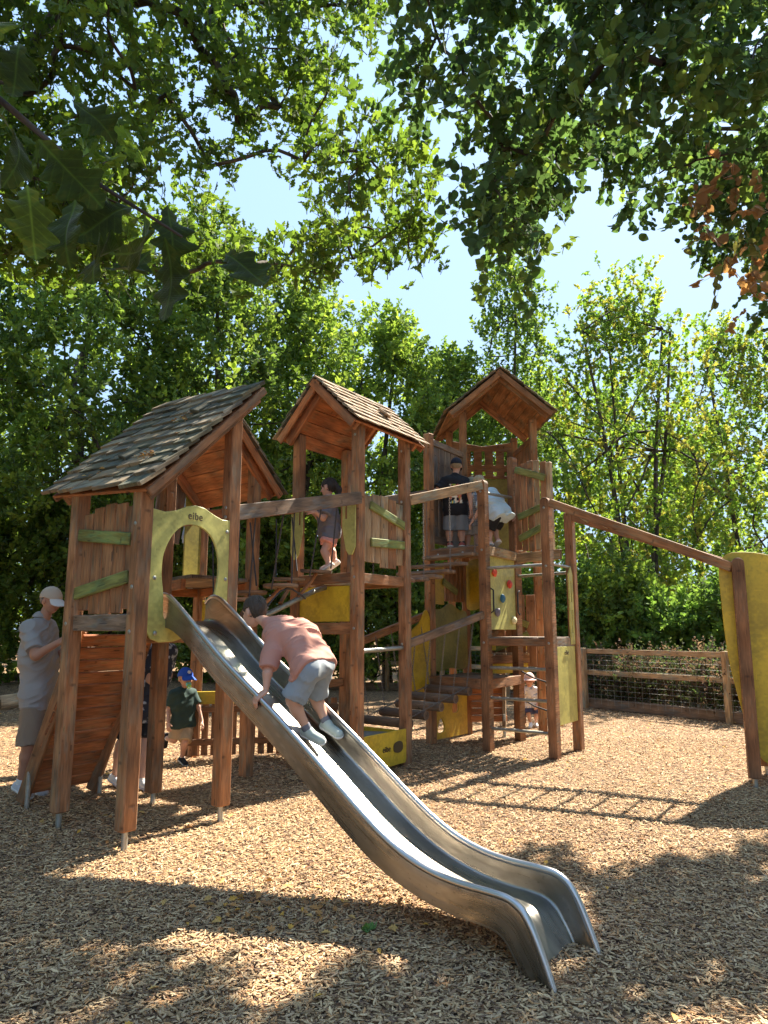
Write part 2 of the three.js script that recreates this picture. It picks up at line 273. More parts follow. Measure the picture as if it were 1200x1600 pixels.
function handle(parent, p, d, y0, y1, off) { const Z = [-d[1], d[0]], q = at(p, Z, off), q2 = at(p, Z, off + 0.05); tube('handle', [P3(q, y0), P3(q2, y0 + 0.03), P3(q2, y1 - 0.03), P3(q, y1)], 0.011, BLACK, parent, 7); }

// front tower: sloping shingle roof, railing, keyhole panel, climbing ramp
{
  const t = thing('play_tower', 'wooden play tower at the top of the slide under a mossy shingle roof', 'play tower', [A[0] / 2 + C[0] / 2, 0, A[1] / 2 + C[1] / 2]);
  post(t, A, 0.11, 2.56, E1, { foot: true }); post(t, B, 0.13, 2.46, E1, { foot: true }); post(t, C, 0.12, 3.27, E1, { foot: true }); post(t, D, 0.1, 3.27, E1, { foot: true });
  deck(t, at(A, E1, 0.06), at(B, E1, -0.06), at(C, E1, -0.06), at(D, E1, 0.06), 1.5, 8);
  beam('edge_beam', P3(at(A, E1, 0.05), 1.505), P3(at(B, E1, -0.05), 1.505), 0.05, 0.12, GREYWOOD[0], t); beam('edge_beam', P3(at(D, E1, 0.05), 1.44), P3(at(C, E1, -0.05), 1.44), 0.05, 0.1, WOOD[0], t);
  beam('edge_beam', P3(at(B, F2, 0.055), 1.41), P3(at(C, F2, -0.055), 1.41), 0.05, 0.1, WOOD[1], t, { off: -0.04 });
  boards(t, at(A, E1, 0.06), at(B, E1, -0.055), 1.59, 2.33, 5, { gap: 0.024, off: -0.01, top: f => 0.07 * Math.sin(f * Math.PI), bot: f => 0.03 - 0.06 * Math.sin(f * Math.PI), slats: [[-0.01, 2.19, 0.74, 2.1], [-0.02, 1.73, 0.73, 1.83]], rails: [] });
  const pn = new THREE.Shape(); const L = dist(B, C);
  [[0.05, 1.44], [0.05, 2.32], [0.16, 2.31], [0.27, 2.335], [0.37, 2.38], [0.46, 2.4], [0.55, 2.39], [0.65, 2.35], [0.74, 2.325], [L - 0.045, 2.33], [L - 0.045, 1.46], [0.60, 1.45], [0.45, 1.41], [0.3, 1.37], [0.17, 1.365], [0.09, 1.39]].forEach(([x, y], k) => k ? pn.lineTo(x, y) : pn.moveTo(x, y)); pn.closePath();
  pn.holes.push(splineShape([[0.44, 2.245], [0.34, 2.225], [0.24, 2.14], [0.17, 2.0], [0.16, 1.86], [0.185, 1.7], [0.2, 1.54], [0.24, 1.51], [0.44, 1.508], [0.62, 1.51], [0.665, 1.56], [0.685, 1.72], [0.715, 1.88], [0.705, 2.03], [0.65, 2.15], [0.55, 2.225]], THREE.Path));
  const kp = plate('keyhole_panel', pn, B, F2, 0.02, LIME, t, 0.03); kp.userData.label = 'lime keyhole panel framing the top of the slide';
  lettering(kp, 'eibe', at(B, F2, 0.45), F2, 2.285, 0.052, 0.0505);
  bolts(kp, [[at(B, F2, 0.79), 2.23], [at(B, F2, 0.79), 1.85], [at(B, F2, 0.09), 1.82], [at(B, F2, 0.12), 1.43]], F2, 0.051);
  bolts(t, [[at(B, E1, -0.02), 2.44]], E1, 0.056);
  // plank ramp on the far left side, seen from beneath
  const ramp = part('climbing_ramp', t), top = 1.42, r0 = at(A, F2, 0.1), r1 = at(D, F2, -0.08), out = 0.85;
  for (let k = 0; k < 13; k++) { const f = (k + 0.5) / 13, y = lerp(top, 0.09, f), a = at(r0, E1, -out * f), b = at(r1, E1, -out * f); beam('plank', P3(a, y), P3(b, y), 0.024, 0.108, pick(ORANGE, rb), ramp, { up: V(E1[0] * out, top, E1[1] * out).normalize() }); }
  for (const p of [r0, r1]) { const a = P3(at(p, E1, -0.05), top - 0.02), b = P3(at(p, E1, -out + 0.0), 0.03); a.y += 0.05; beam('stringer', a, b, 0.045, 0.1, WOOD[1], ramp, { up: V(-top, out, 0).normalize(), off: p === r0 ? 0.02 : -0.02 }); const q = at(p, E1, -out + 0.12); tube('steel_foot', [P3(q, -0.1), P3(q, 0.3)], 0.02, GALV, ramp, 8); }
  const roof = part('roof', t), O = at(at(A, E1, -0.34), F2, -0.09), rf = roofSlope(roof, O, E1, F2, 1.39, 1.16, 2.555, 3.645, { tilt: -0.083, rows: 11, sw: 0.3, mats: SHINGLE, thick: 0.03, edge: 0.06, barge: WOOD, lumps: [[0.72, 0.36, 0.1], [0.97, 1.08, 0.12]] });
  ROOFS.push([rf, 1.39]);
}
// second tower behind it
{
  const t = thing('play_tower', 'wooden play tower half hidden behind the mossy roofed tower, its orange roof underside showing', 'play tower', [T2B[0] / 2 + T2A[0] / 2, 0, T2B[1] / 2 + T2A[1] / 2]);
  post(t, T2A, 0, 3.2, E1); post(t, T2B, 0, 3.45, E1); const W0 = at(T2B, F2, -0.85), W1 = at(T2A, F2, -0.85);
  deck(t, at(T2B, F2, 0.05), at(W0, F2, 0.02), at(W1, F2, 0.02), at(T2A, F2, 0.05), 1.98, 7);
  beam('edge_beam', P3(at(T2B, E1, 0.05), 1.89), P3(at(T2A, E1, -0.05), 1.89), 0.05, 0.1, ORANGE[1], t); beam('edge_beam', P3(at(W0, E1, 0.05), 1.89), P3(at(W1, E1, -0.1), 1.89), 0.05, 0.1, ORANGE[0], t);
  beam('edge_beam', P3(at(T2B, F2, -0.05), 1.89), P3(at(W0, F2, 0.05), 1.89), 0.05, 0.1, ORANGE[0], t);
  const wall = part('leaning_boards', t), wp = at(T2B, F2, -0.42);
  for (let k = 0; k < 4; k++) { const a = at(wp, F2, -0.3 + k * 0.1), b = at(a, F2, 0.13); beam('board', P3(a, 2.45), P3(b, 3.5), 0.105, 0.024, GREYWOOD[k % 3], wall, { up: V(E1[0], 0, E1[1]) }); }
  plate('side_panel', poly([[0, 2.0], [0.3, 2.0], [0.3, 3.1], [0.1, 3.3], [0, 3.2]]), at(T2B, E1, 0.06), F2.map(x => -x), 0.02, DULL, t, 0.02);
  plate('side_panel', poly([[0, 1.3], [0.35, 1.3], [0.35, 1.75], [0, 1.8]]), at(T2B, E1, 0.08), E1, 0.02, MUSTARD, t, 0.0);
  const roof = part('roof', t); roofSlope(roof, at(at(T2A, F2, 0.3), E1, 0.16), E1.map(x => -x), F2.map(x => -x), 1.45, 0.86, 2.93, 3.72, { rows: 7, sw: 0.17, mats: SHINGLE, planks: 5 });
  // low picket enclosure underneath
  const pk = part('picket_panel', t), k0 = [-2.3, -8.35], k1 = [-0.55, -8.75], pd = unit(k0, k1);
  for (let k = 0; k < 17; k++) { const c = at(k0, pd, 0.05 + k * 0.106); beam('picket', P3(c, 0.04 + 0.01 * rb()), P3(c, 0.66 + 0.02 * rb()), 0.075, 0.022, pick(WOOD, rb), pk, { up: V(-pd[1], 0, pd[0]) }); }
  beam('rail', P3(k0, 0.56), P3(k1, 0.56), 0.035, 0.07, WOOD[2], pk, { off: 0.04 }); beam('rail', P3(k0, 0.2), P3(k1, 0.2), 0.035, 0.07, WOOD[2], pk, { off: 0.04 });
  plate('counter_panel', poly([[0, 0.62], [0.75, 0.62], [0.75, 0.76], [0, 0.76]]), at(k0, pd, 0.1), pd, 0.03, MUSTARD, t, 0.03);
}
// middle tower with the pitched roof
{
  const t = thing('play_tower', 'wooden play tower in the middle with a pitched roof of pale sunlit shingles', 'play tower', [P[0] / 2 + R[0] / 2, 0, P[1] / 2 + R[1] / 2]);
  for (const p of [P, Q, R, S]) post(t, p, p === S || p === P ? 0 : 0.0, 3.66, E1);
  deck(t, at(P, E1, 0.06), at(Q, E1, -0.06), at(R, E1, -0.06), at(S, E1, 0.06), 2.04, 8);
  beam('edge_beam', P3(at(P, E1, 0.05), 1.99), P3(at(Q, E1, -0.05), 1.99), 0.05, 0.11, WOOD[2], t); beam('edge_beam', P3(at(Q, E2, 0.05), 1.985), P3(at(R, E2, -0.05), 1.985), 0.05, 0.11, WOOD[1], t);
  beam('edge_beam', P3(at(S, E1, 0.05), 1.98), P3(at(R, E1, -0.05), 1.98), 0.05, 0.1, WOOD[0], t); beam('edge_beam', P3(at(P, E2, 0.05), 1.98), P3(at(S, E2, -0.05), 1.98), 0.05, 0.1, WOOD[0], t);
  beam('cross_beam', P3(at(P, E1, 0.05), 1.47), P3(at(Q, E1, -0.05), 1.47), 0.05, 0.12, WOOD[0], t);
  tube('steel_bar', [P3(at(P, E1, 0.42), 1.955), P3(at(Q, E1, -0.05), 1.93)], 0.022, GALV, t);
  plate('infill_panel', poly([[0.06, 1.54], [0.8, 1.54], [0.8, 1.91], [0.06, 1.91]]), P, E1, 0.018, MUSTARD, t, 0.0);
  const boot = poly([[-0.1, 2.82], [0.085, 2.82], [0.085, 2.5], [0.03, 2.27], [-0.01, 2.22], [-0.06, 2.22], [-0.1, 2.3]]); const sl = new THREE.Path(); sl.moveTo(0.02, 2.6); sl.lineTo(0.05, 2.6); sl.lineTo(0.05, 2.76); sl.lineTo(0.02, 2.76); sl.closePath(); boot.holes.push(sl);
  const boot2 = poly([[0.1, 2.82], [-0.085, 2.82], [-0.085, 2.5], [-0.03, 2.27], [0.01, 2.22], [0.06, 2.22], [0.1, 2.3]]); const sl2 = new THREE.Path(); sl2.moveTo(-0.02, 2.6); sl2.lineTo(-0.02, 2.76); sl2.lineTo(-0.05, 2.76); sl2.lineTo(-0.05, 2.6); sl2.closePath(); boot2.holes.push(sl2);
  plate('grip_plate', boot, at(P, E1, 0.06), E1, 0.018, LIME, t, 0.062); plate('grip_plate', boot2, at(Q, E1, -0.07), E1, 0.018, LIME, t, 0.062);
  boards(t, at(Q, E2, 0.08), at(R, E2, -0.02), 2.14, 2.86, 5, { gap: 0.02, mats: PALEWOOD.concat(WOOD[1]), off: 0.0, top: f => 0.06 * Math.sin(f * Math.PI) - 0.02 * f, bot: f => 0.03 * Math.sin(f * 8), slats: [[0.1, 2.77, 0.83, 2.6], [0.11, 2.37, 0.84, 2.4]] });
  tube('steel_bar', [P3(at(Q, E2, 0.04), 1.24), P3(at(R, E2, -0.04), 1.26)], 0.024, GALV, t);
  beam('lower_rail', P3(at(P, E2, 0.05), 0.85), P3(at(S, E2, -0.05), 0.85), 0.04, 0.09, WOOD[0], t);
  // low box step with the printed mark
  const box = part('box_step', t); const b0 = at(Q, E2, 0.05), b1 = at(R, E2, -0.05), b2 = at(S, E2, -0.05), b3 = at(P, E2, 0.05);
  const topGeo = poly([[0, 0], [dist(b0, b1), 0], [dist(b0, b1), 0.7], [0, 0.7]]); const tg = new THREE.ExtrudeGeometry(topGeo, { depth: 0.02, bevelEnabled: false }); const tm = new THREE.Mesh(tg, GREYPLATE()); tm.name = 'top_plate'; setBasis(tm, V(E2[0], 0, E2[1]), V(-E1[0], 0, -E1[1]), V(0, 1, 0).multiplyScalar(1), P3(b0, 0.385)); tm.updateMatrixWorld(true); box.attach(tm);
  const fp = plate('front_panel', poly([[-0.0, 0.05], [dist(b0, b1) - 0.02, 0.05], [dist(b0, b1), 0.09], [dist(b0, b1), 0.4], [0, 0.4]]), b0, E2, 0.02, MUSTARD, box, 0.03);
  lettering(fp, 'eibe', at(b0, E2, 0.40), E2, 0.205, 0.052, 0.0505); const ov = splineShape([[0.53, 0.2], [0.53, 0.26], [0.58, 0.285], [0.66, 0.285], [0.7, 0.26], [0.7, 0.2], [0.66, 0.175], [0.58, 0.175]]); plate('mark', ov, b0, E2, 0.004, INK, fp, 0.0495, 0.001);
  plate('back_panel', poly([[0, 0.05], [0.8, 0.05], [0.8, 0.4], [0, 0.4]]), b3, E2, 0.02, MUSTARD, box, 0); plate('side_panel', poly([[0, 0.05], [0.7, 0.05], [0.7, 0.38], [0, 0.38]]), at(b1, E1, -0.72), E1, 0.02, MUSTARD, box, 0.02);
  handle(t, at(R, E1, -0.056), E2, 0.98, 1.3, 0.02);
  const roof = part('roof', t), run = 0.61, ye = 3.6, yr = 4.19, O = at(at(P, E2, -0.22), E1, 0.45), Lr = 1.32;
  roofSlope(roof, at(O, E1, run), E2, E1.map(x => -x), Lr, run + 0.012, ye, yr, { rows: 8, sw: 0.13, mats: TANSHINGLE, planks: 5, lumps: [[0.78, 0.3, 0.1]] });
  roofSlope(roof, at(O, E1, -run), E2, E1, Lr, run, ye, yr - 0.01, { rows: 8, sw: 0.13, mats: SHINGLE, planks: 5 });
}
function GREYPLATE() { return new THREE.MeshStandardMaterial({ color: lin(0.26, 0.25, 0.24), map: mottle, roughness: 0.7 }); }
// tall tower at the back
{
  const t = thing('play_tower', 'tallest wooden play tower at the back with an open pitched roof and slotted dark wall', 'play tower', [1.6, 0, -10.8]);
  const ex = [1, 0], ez = [0, -1];
  post(t, K0, 0, 4.15, unit(K0, H1)); post(t, K1, 0, 4.76, ex); post(t, K2, 0, 4.66, ex); post(t, K3, 0, 4.75, ex); post(t, K4, 0, 4.66, ex);
  const dk = part('platform', t); // planks across, each as long as the floor is there
  for (let k = 0; k < 24; k++) { const z = -9.05 - k * 0.11; const x0 = z > K0[1] ? lerp(1.2, 0.62, clamp((z + 9.05) / (K0[1] + 9.05), 0, 1)) : z > K1[1] ? lerp(0.62, 1.15, (z - K0[1]) / (K1[1] - K0[1])) : 1.12; const x1 = z > H4[1] ? lerp(1.33, 1.78, clamp((z + 9.05) / (H4[1] + 9.05), 0, 1)) : lerp(1.95, 2.25, clamp((z - H4[1]) / -0.8, 0, 1)); beam('plank', V(x0, 2.52, z), V(x1, 2.52, z), 0.102, 0.035, pick(GREYWOOD, rb), dk); }
  beam('edge_beam', P3(at(K0, unit(K0, H1), 0.05), 2.44), P3(at(H1, unit(K0, H1), -0.05), 2.44), 0.05, 0.14, WOOD[2], t, { off: 0.03 });
  bolts(t, [[mid(K0, H1, 0.22), 2.44], [mid(K0, H1, 0.68), 2.44]], unit(K0, H1), 0.06);
  beam('edge_beam', P3(at(H1, unit(H1, H4), 0.05), 2.45), P3(at(H4, unit(H1, H4), -0.05), 2.45), 0.05, 0.12, PALEWOOD[1], t, { off: 0.03 });
  beam('edge_beam', P3(at(H4, unit(H4, H3), 0.05), 2.43), P3(at(H4, unit(H4, H3), 0.78), 2.43), 0.05, 0.13, PALEWOOD[1], t);
  const dk2 = unit(K0, K1);
  boards(t, at(K0, dk2, 0.07), at(K1, dk2, -0.06), 2.72, 4.0, 5, { gap: 0.022, mats: GREYWOOD, thick: 0.026, top: f => 0.0 }); beam('cap_rail', P3(K0, 4.05), P3(K1, 4.05), 0.06, 0.09, GREYWOOD[2], t); beam('lower_rail', P3(at(K0, dk2, 0.06), 2.68), P3(at(K1, dk2, -0.06), 2.68), 0.05, 0.1, GREYWOOD[1], t); beam('middle_rail', P3(at(K0, dk2, 0.06), 3.3), P3(at(K1, dk2, -0.06), 3.3), 0.04, 0.1, GREYWOOD[1], t, { off: 0.04 });
  // slotted wall at the back, olive panel below
  const d34 = unit(K3, K4), L34 = dist(K3, K4), wall = poly([[0.05, 3.95], [L34 - 0.05, 3.95], [L34 - 0.05, 4.58], [L34 / 2, 4.5], [0.05, 4.58]]);
  for (let k = 0; k < 5; k++) { const x = 0.16 + k * 0.19; for (const [a, b, w] of [[4.18, 4.42, 0.055], [4.0, 4.07, 0.06]]) { const h = new THREE.Path(); h.moveTo(x, a); h.lineTo(x, b); h.lineTo(x + w, b); h.lineTo(x + w, a); h.closePath(); wall.holes.push(h); } }
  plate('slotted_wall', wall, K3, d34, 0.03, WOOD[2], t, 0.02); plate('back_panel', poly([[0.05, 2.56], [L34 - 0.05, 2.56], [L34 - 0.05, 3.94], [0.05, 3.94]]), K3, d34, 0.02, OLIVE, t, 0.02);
  const d24 = unit(K2, K4); boards(t, at(K2, d24, 0.06), at(K4, d24, -0.06), 3.3, 4.35, 6, { mats: [WOOD[2], WOOD[0]], top: f => -0.02 }); beam('cap_rail', P3(K2, 4.36), P3(K4, 4.36), 0.06, 0.09, WOOD[2], t); beam('lower_rail', P3(K2, 2.9), P3(K4, 2.9), 0.05, 0.1, WOOD[2], t);
  // board wall to the right of the entrance
  const d43 = unit(H4, H3); post(t, H4, 0, 3.87, d43, { round: true }); post(t, at(H4, d43, 0.64), 2.36, 3.68, d43, { size: 0.07, mats: PALEWOOD });
  boards(t, at(H4, d43, 0.06), at(H4, d43, 0.61), 2.55, 3.68, 5, { gap: 0.02, mats: [WOOD[1], PALEWOOD[1], WOOD[0]], off: 0.02, top: f => 0.07 * Math.sin(f * Math.PI), bot: f => -0.05 * Math.sin(f * Math.PI), slats: [[0.05, 3.66, 0.56, 3.46], [0.08, 2.98, 0.58, 3.1], [0.09, 2.68, 0.59, 2.84]], slatOff: 0.045 });
  // lower stages seen beneath
  const r4 = boards(t, [1.45, -10.35], [2.15, -10.15], 0.95, 1.95, 5, { mats: WOOD, slats: [[0.12, 1.72, 0.62, 1.52], [0.12, 1.18, 0.62, 1.4]], slatOff: 0.04 });
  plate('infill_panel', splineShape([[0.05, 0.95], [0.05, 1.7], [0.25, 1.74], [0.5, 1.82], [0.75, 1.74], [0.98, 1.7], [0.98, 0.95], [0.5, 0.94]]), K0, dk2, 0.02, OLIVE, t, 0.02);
  plate('infill_panel', poly([[0.05, 1.8], [0.36, 1.8], [0.36, 2.36], [0.05, 2.36]]), K0, dk2, 0.02, YELLOW, t, 0.0); boards(t, at(K0, dk2, 0.4), at(K0, dk2, 0.95), 1.85, 2.4, 5, { mats: WOOD, slats: [[-0.1, 2.12, 0.3, 1.98]], slatOff: 0.035 });
  const hp = poly([[0.05, 0.04], [0.95, 0.02], [0.95, 0.78], [0.05, 0.78]]); for (const [x, y] of [[0.2, 0.2], [0.6, 0.42]]) hp.holes.push(splineShape([[x - 0.08, y - 0.07], [x + 0.07, y - 0.07], [x + 0.085, y], [x, y + 0.1], [x - 0.085, y]], THREE.Path)); plate('hole_panel', hp, K0, dk2, 0.02, YELLOW, t, 0.02);
  plate('wing_panel', splineShape([[-0.42, 0.7], [-0.02, 0.66], [-0.02, 1.5], [-0.12, 1.72], [-0.25, 1.55], [-0.42, 1.4]]), at(K0, dk2, 0), unit(S, K0), 0.02, YELLOW, t, 0.03);
  plate('wing_panel', splineShape([[0.06, 1.75], [0.42, 1.85], [0.42, 2.42], [0.06, 2.42]]), K1, unit(K1, H4), 0.02, YELLOW, t, 0.02);
  deck(t, at(K0, unit(K0, H1), 0.05), at(H1, unit(K0, H1), -0.05), at(H4, unit(H1, H4), -0.15), at(K1, [0, 1], 0.1), 0.86, 7, GREYWOOD, 0.04); beam('edge_beam', P3(at(K0, unit(K0, H1), 0.02), 0.8), P3(at(H1, unit(K0, H1), -0.05), 0.8), 0.05, 0.13, WOOD[2], t, { off: 0.05 }); beam('edge_beam', P3(H1, 0.8), P3(at(H4, unit(H1, H4), -0.05), 0.8), 0.05, 0.12, WOOD[1], t, { off: 0.04 });
  for (const [y, o] of [[1.14, 0.25], [1.44, 0.62]]) { const a = at([1.25, -9.6], [0.3, -0.95], o), b = at([1.95, -9.95], [0.3, -0.95], o); deck(t, a, b, at(b, [0.25, -0.97], 0.4), at(a, [0.25, -0.97], 0.4), y, 4, PALEWOOD); beam('edge_beam', P3(a, y - 0.08), P3(b, y - 0.08), 0.04, 0.11, WOOD[0], t, { off: 0.02 }); plate('riser_panel', poly([[0, y - 0.27], [dist(a, b), y - 0.27], [dist(a, b), y - 0.14], [0, y - 0.14]]), a, unit(a, b), 0.015, MUSTARD, t, 0.0); }
  const rp = part('plank_ramp', t); for (let k = 0; k < 7; k++) { const y = 0.78 - k * 0.09, z = -10.5 + k * 0.05; beam('plank', V(1.2, y, z), V(1.72, y, z - 0.05), 0.024, 0.082, pick(ORANGE, rb), rp); } beam('stringer', V(1.74, 0.85, -10.55), V(1.66, 0.12, -10.15), 0.05, 0.09, PALEWOOD[0], rp); tube('steel_foot', [V(1.66, -0.08, -10.15), V(1.66, 0.3, -10.18)], 0.022, GALV, rp);
  const roof = part('roof', t), ye = 4.68, yr = 5.36, cx = 1.745, run = 0.8, z0 = -10.22;
  roofSlope(roof, [cx + run, z0], [-0.06, -0.998], [-1, 0], 1.5, run, ye, yr, { rows: 8, sw: 0.14, mats: SHINGLE, planks: 6, under: WOOD, barge: WOOD });
  roofSlope(roof, [cx - run, z0], [-0.06, -0.998], [1, 0], 1.5, run, ye, yr - 0.012, { rows: 8, sw: 0.14, mats: SHINGLE, planks: 6, under: WOOD, barge: WOOD });
}
// climbing platform with rungs in front of the tall tower
{
  const t = thing('climbing_platform', 'climbing platform with steel rungs and a lime hold panel in front of the tallest tower', 'climbing frame', [1.9, 0, -9.1]);
  const d12 = unit(H1, H2), d23 = unit(H2, H3), d14 = unit(H1, H4);
  post(t, H1, 0, 3.36, d12, { round: true }); post(t, H2, 0, 3.03, d12, { round: true }); post(t, H3, 0, 2.95, d12);
  deck(t, at(H1, d12, 0.06), at(H2, d12, -0.06), at(H3, d12, -0.06), at(H4, d12, 0.0), 1.37, 7, GREYWOOD, 0.045); beam('edge_beam', P3(at(H1, d12, 0.05), 1.31), P3(at(H2, d12, -0.05), 1.31), 0.05, 0.09, WOOD[2], t, { off: 0.01 }); beam('edge_beam', P3(at(H2, d23, 0.05), 1.31), P3(at(H3, d23, -0.05), 1.31), 0.05, 0.11, GREYWOOD[0], t);
  for (const y of [0.28, 0.64, 1.0, 2.22]) tube(y > 2 ? 'steel_bar' : 'rung', [P3(at(H1, d12, 0.04), y), P3(at(H2, d12, -0.04), y)], 0.02, GALV, t); tube('steel_bar', [P3(at(H2, d23, 0.04), 2.24), P3(at(H3, d23, -0.04), 2.24)], 0.02, GALV, t); tube('steel_bar', [P3(at(H4, d12, 0.04), 2.18), P3(at(H3, d12, -0.04), 2.18)], 0.02, GALV, t);
  tube('steel_bar', [P3(at(H1, d14, 0.04), 3.2), P3(at(H4, d14, -0.03), 3.28)], 0.022, GALV, t);
  const gp = plate('side_panel', poly([[0.05, 0.36], [0.73, 0.36], [0.73, 1.26], [0.05, 1.26]]), H2, d23, 0.02, LIME, t, 0.01); lettering(gp, 'eibe', at(H2, d23, 0.42), d23, 1.16, 0.05, 0.0305);
  const sp = poly([[0.59, 1.28], [0.73, 1.28], [0.73, 2.14], [0.67, 2.24], [0.59, 2.14]]); for (const [a, b] of [[1.42, 1.7], [1.8, 2.06]]) { const h = new THREE.Path(); h.moveTo(0.64, a); h.lineTo(0.67, a); h.lineTo(0.67, b); h.lineTo(0.64, b); h.closePath(); sp.holes.push(h); } plate('grip_plate', sp, H2, d23, 0.02, LIME, t, 0.02);
  const cp = plate('hold_panel', poly([[0.05, 1.46], [0.98, 1.46], [0.98, 2.4], [0.05, 2.4]]), H1, d14, 0.022, LIME, t, 0.0);
  const HOLDS = [[0.22, 2.18, 0.72, 0.09, 0.04], [0.7, 2.06, 0.62, 0.06, 0.04], [0.46, 1.86, 0.03, 0.14, 0.24], [0.28, 1.68, 0.16, 0.14, 0.17], [0.82, 1.58, 0.62, 0.55, 0.30]];
  for (const [s, y, r, g, b] of HOLDS) { const q = new THREE.IcosahedronGeometry(0.05, 1), p = q.attributes.position; for (let k = 0; k < p.count; k++) { const f = 0.8 + 0.4 * noise3(p.getX(k) * 40 + s * 50, p.getY(k) * 40 + 9, p.getZ(k) * 40 + 9); p.setXYZ(k, p.getX(k) * f, p.getY(k) * f * 1.1, p.getZ(k) * f * 0.7); } q.computeVertexNormals(); const m = new THREE.Mesh(q, new THREE.MeshStandardMaterial({ color: lin(r, g, b), roughness: 0.6 })); m.name = 'climbing_hold'; const Z = [-d14[1], d14[0]]; m.position.copy(P3(at(at(H1, d14, s), Z, 0.045), y)); m.rotation.y = Math.atan2(-d14[1], d14[0]); m.updateMatrixWorld(true); cp.attach(m); }
  handle(t, at(H1, d14, 0.06), d14, 1.66, 1.98, 0.04); handle(t, at(H4, d12, 0.07), d12, 1.66, 1.98, 0.03); handle(t, at(H4, d12, 0.55), d12, 1.66, 1.98, 0.03);
  for (const y of [0.5, 0.86]) { const a = at(H4, d12, 0.05), b = at(H3, d12, -0.04), m = mid(a, b, 0.5); tube('rope', [P3(a, y + 0.05), P3(mid(a, b, 0.25), y - 0.03), P3(m, y - 0.07), P3(mid(a, b, 0.75), y - 0.09), P3(b, y - 0.1)], 0.011, ROPE, t, 6); }
}
// inclined ladder from the platform down to the yellow climbing end
{
  const w = 0.76, d = unit(H2, YP), n = E2, Y2 = at(YP, n, w), g0 = thing('inclined_ladder', 'sloping overhead wooden ladder running from the climbing platform to the yellow end panels', 'ladder', [2.9, 0, -8]);
  const a0 = P3(at(H2, d, 0.06), 2.96), a1 = P3(at(YP, d, -0.05), 2.06), b0 = P3(at(H3, d, 0.02), 2.90), b1 = P3(at(Y2, d, -0.05), 2.10);
  beam('side_beam', a0, a1, 0.07, 0.095, WOOD[0], g0); beam('side_beam', b0, b1, 0.07, 0.095, WOOD[2], g0);
  for (let k = 1; k < 8; k++) tube('rung', [a0.clone().lerp(a1, k / 8), b0.clone().lerp(b1, k / 8)], 0.017, GALV, g0, 8);
  const t = thing('climbing_end_panels', 'mustard yellow leaf shaped side panels with brown posts at the right end of the ladder', 'climbing frame', [YP[0] + 0.3, 0, YP[1]]);
  const leaf = () => splineShape([[-0.15, 2.12], [-0.08, 2.2], [0.05, 2.215], [0.3, 2.17], [0.6, 2.0], [0.85, 1.72], [1.0, 1.3], [1.0, 0.85], [0.85, 0.5], [0.6, 0.3], [0.3, 0.22], [0.12, 0.22], [0.04, 0.32], [-0.06, 0.7], [-0.14, 1.2], [-0.165, 1.7]]);
  const face = [0.93, 0.37];
  for (const [p, o] of [[YP, -0.085], [Y2, 0.065]]) { plate('leaf_panel', leaf(), p, face, 0.02, MUSTARD, t, o); post(t, p, 0.09, 2.15, face, { round: true, foot: true }); }
  const p3 = at(YP, face, 0.62); post(t, at(p3, [0.37, -0.93], -0.05), 0.3, 0.62, face, { size: 0.1, mats: PALEWOOD });
  for (let k = 0; k < 5; k++) { const s = 0.15 + k * 0.16, y = 2.1 - k * 0.34; beam('step', P3(at(at(YP, face, s), n, 0.08), y), P3(at(at(Y2, face, s), n, -0.08), y), 0.09, 0.035, PALEWOOD[0], t); }
}
for (const [p, ys] of [[C, [2.36, 2.44, 1.42, 3.1]], [Q, [2.78, 2.86, 1.47, 1.99, 3.5]], [R, [1.3, 2.0, 2.9, 3.5]], [B, [2.2, 1.75, 1.44]], [A, [1.5]]]) bolts(scene.children.find(o => o.name === (p === Q || p === R ? 'play_tower_002' : 'play_tower')), ys.map(y => [p, y]), E1, 0.0545);
for (const [p, ys] of [[H1, [3.2, 2.45, 1.3, 1.6]], [H2, [2.9, 1.3, 2.2]]]) bolts(scene.children.find(o => o.name === 'climbing_platform'), ys.map(y => [p, y]), unit(H1, H2), 0.0545);
// rope bridge with wooden discs on a steel spine
function chainGeo() { const g = new THREE.TorusGeometry(0.012, 0.0035, 5, 9); g.scale(0.7, 1.25, 1); return g; }
const LINK = chainGeo();
function chain(name, a, b, parent) { const L = a.distanceTo(b), n = Math.max(2, Math.round(L / 0.022)), X = b.clone().sub(a).normalize(), gs = []; const q = new THREE.Quaternion().setFromUnitVectors(V(0, 1, 0), X); for (let k = 0; k < n; k++) { const g = LINK.clone(); g.rotateY(k % 2 ? Math.PI / 2 : 0); g.applyQuaternion(q); const p = X.clone().multiplyScalar(L * (k + 0.5) / n); g.translate(p.x, p.y, p.z); gs.push(g); } const m = new THREE.Mesh(mergeGeometries(gs), CHAIN); m.name = name; m.position.copy(a); m.updateMatrixWorld(true); parent.attach(m); return m; }
const CHAIN = new THREE.MeshStandardMaterial({ color: lin(0.22, 0.2, 0.18), metalness: 0.8, roughness: 0.55 });
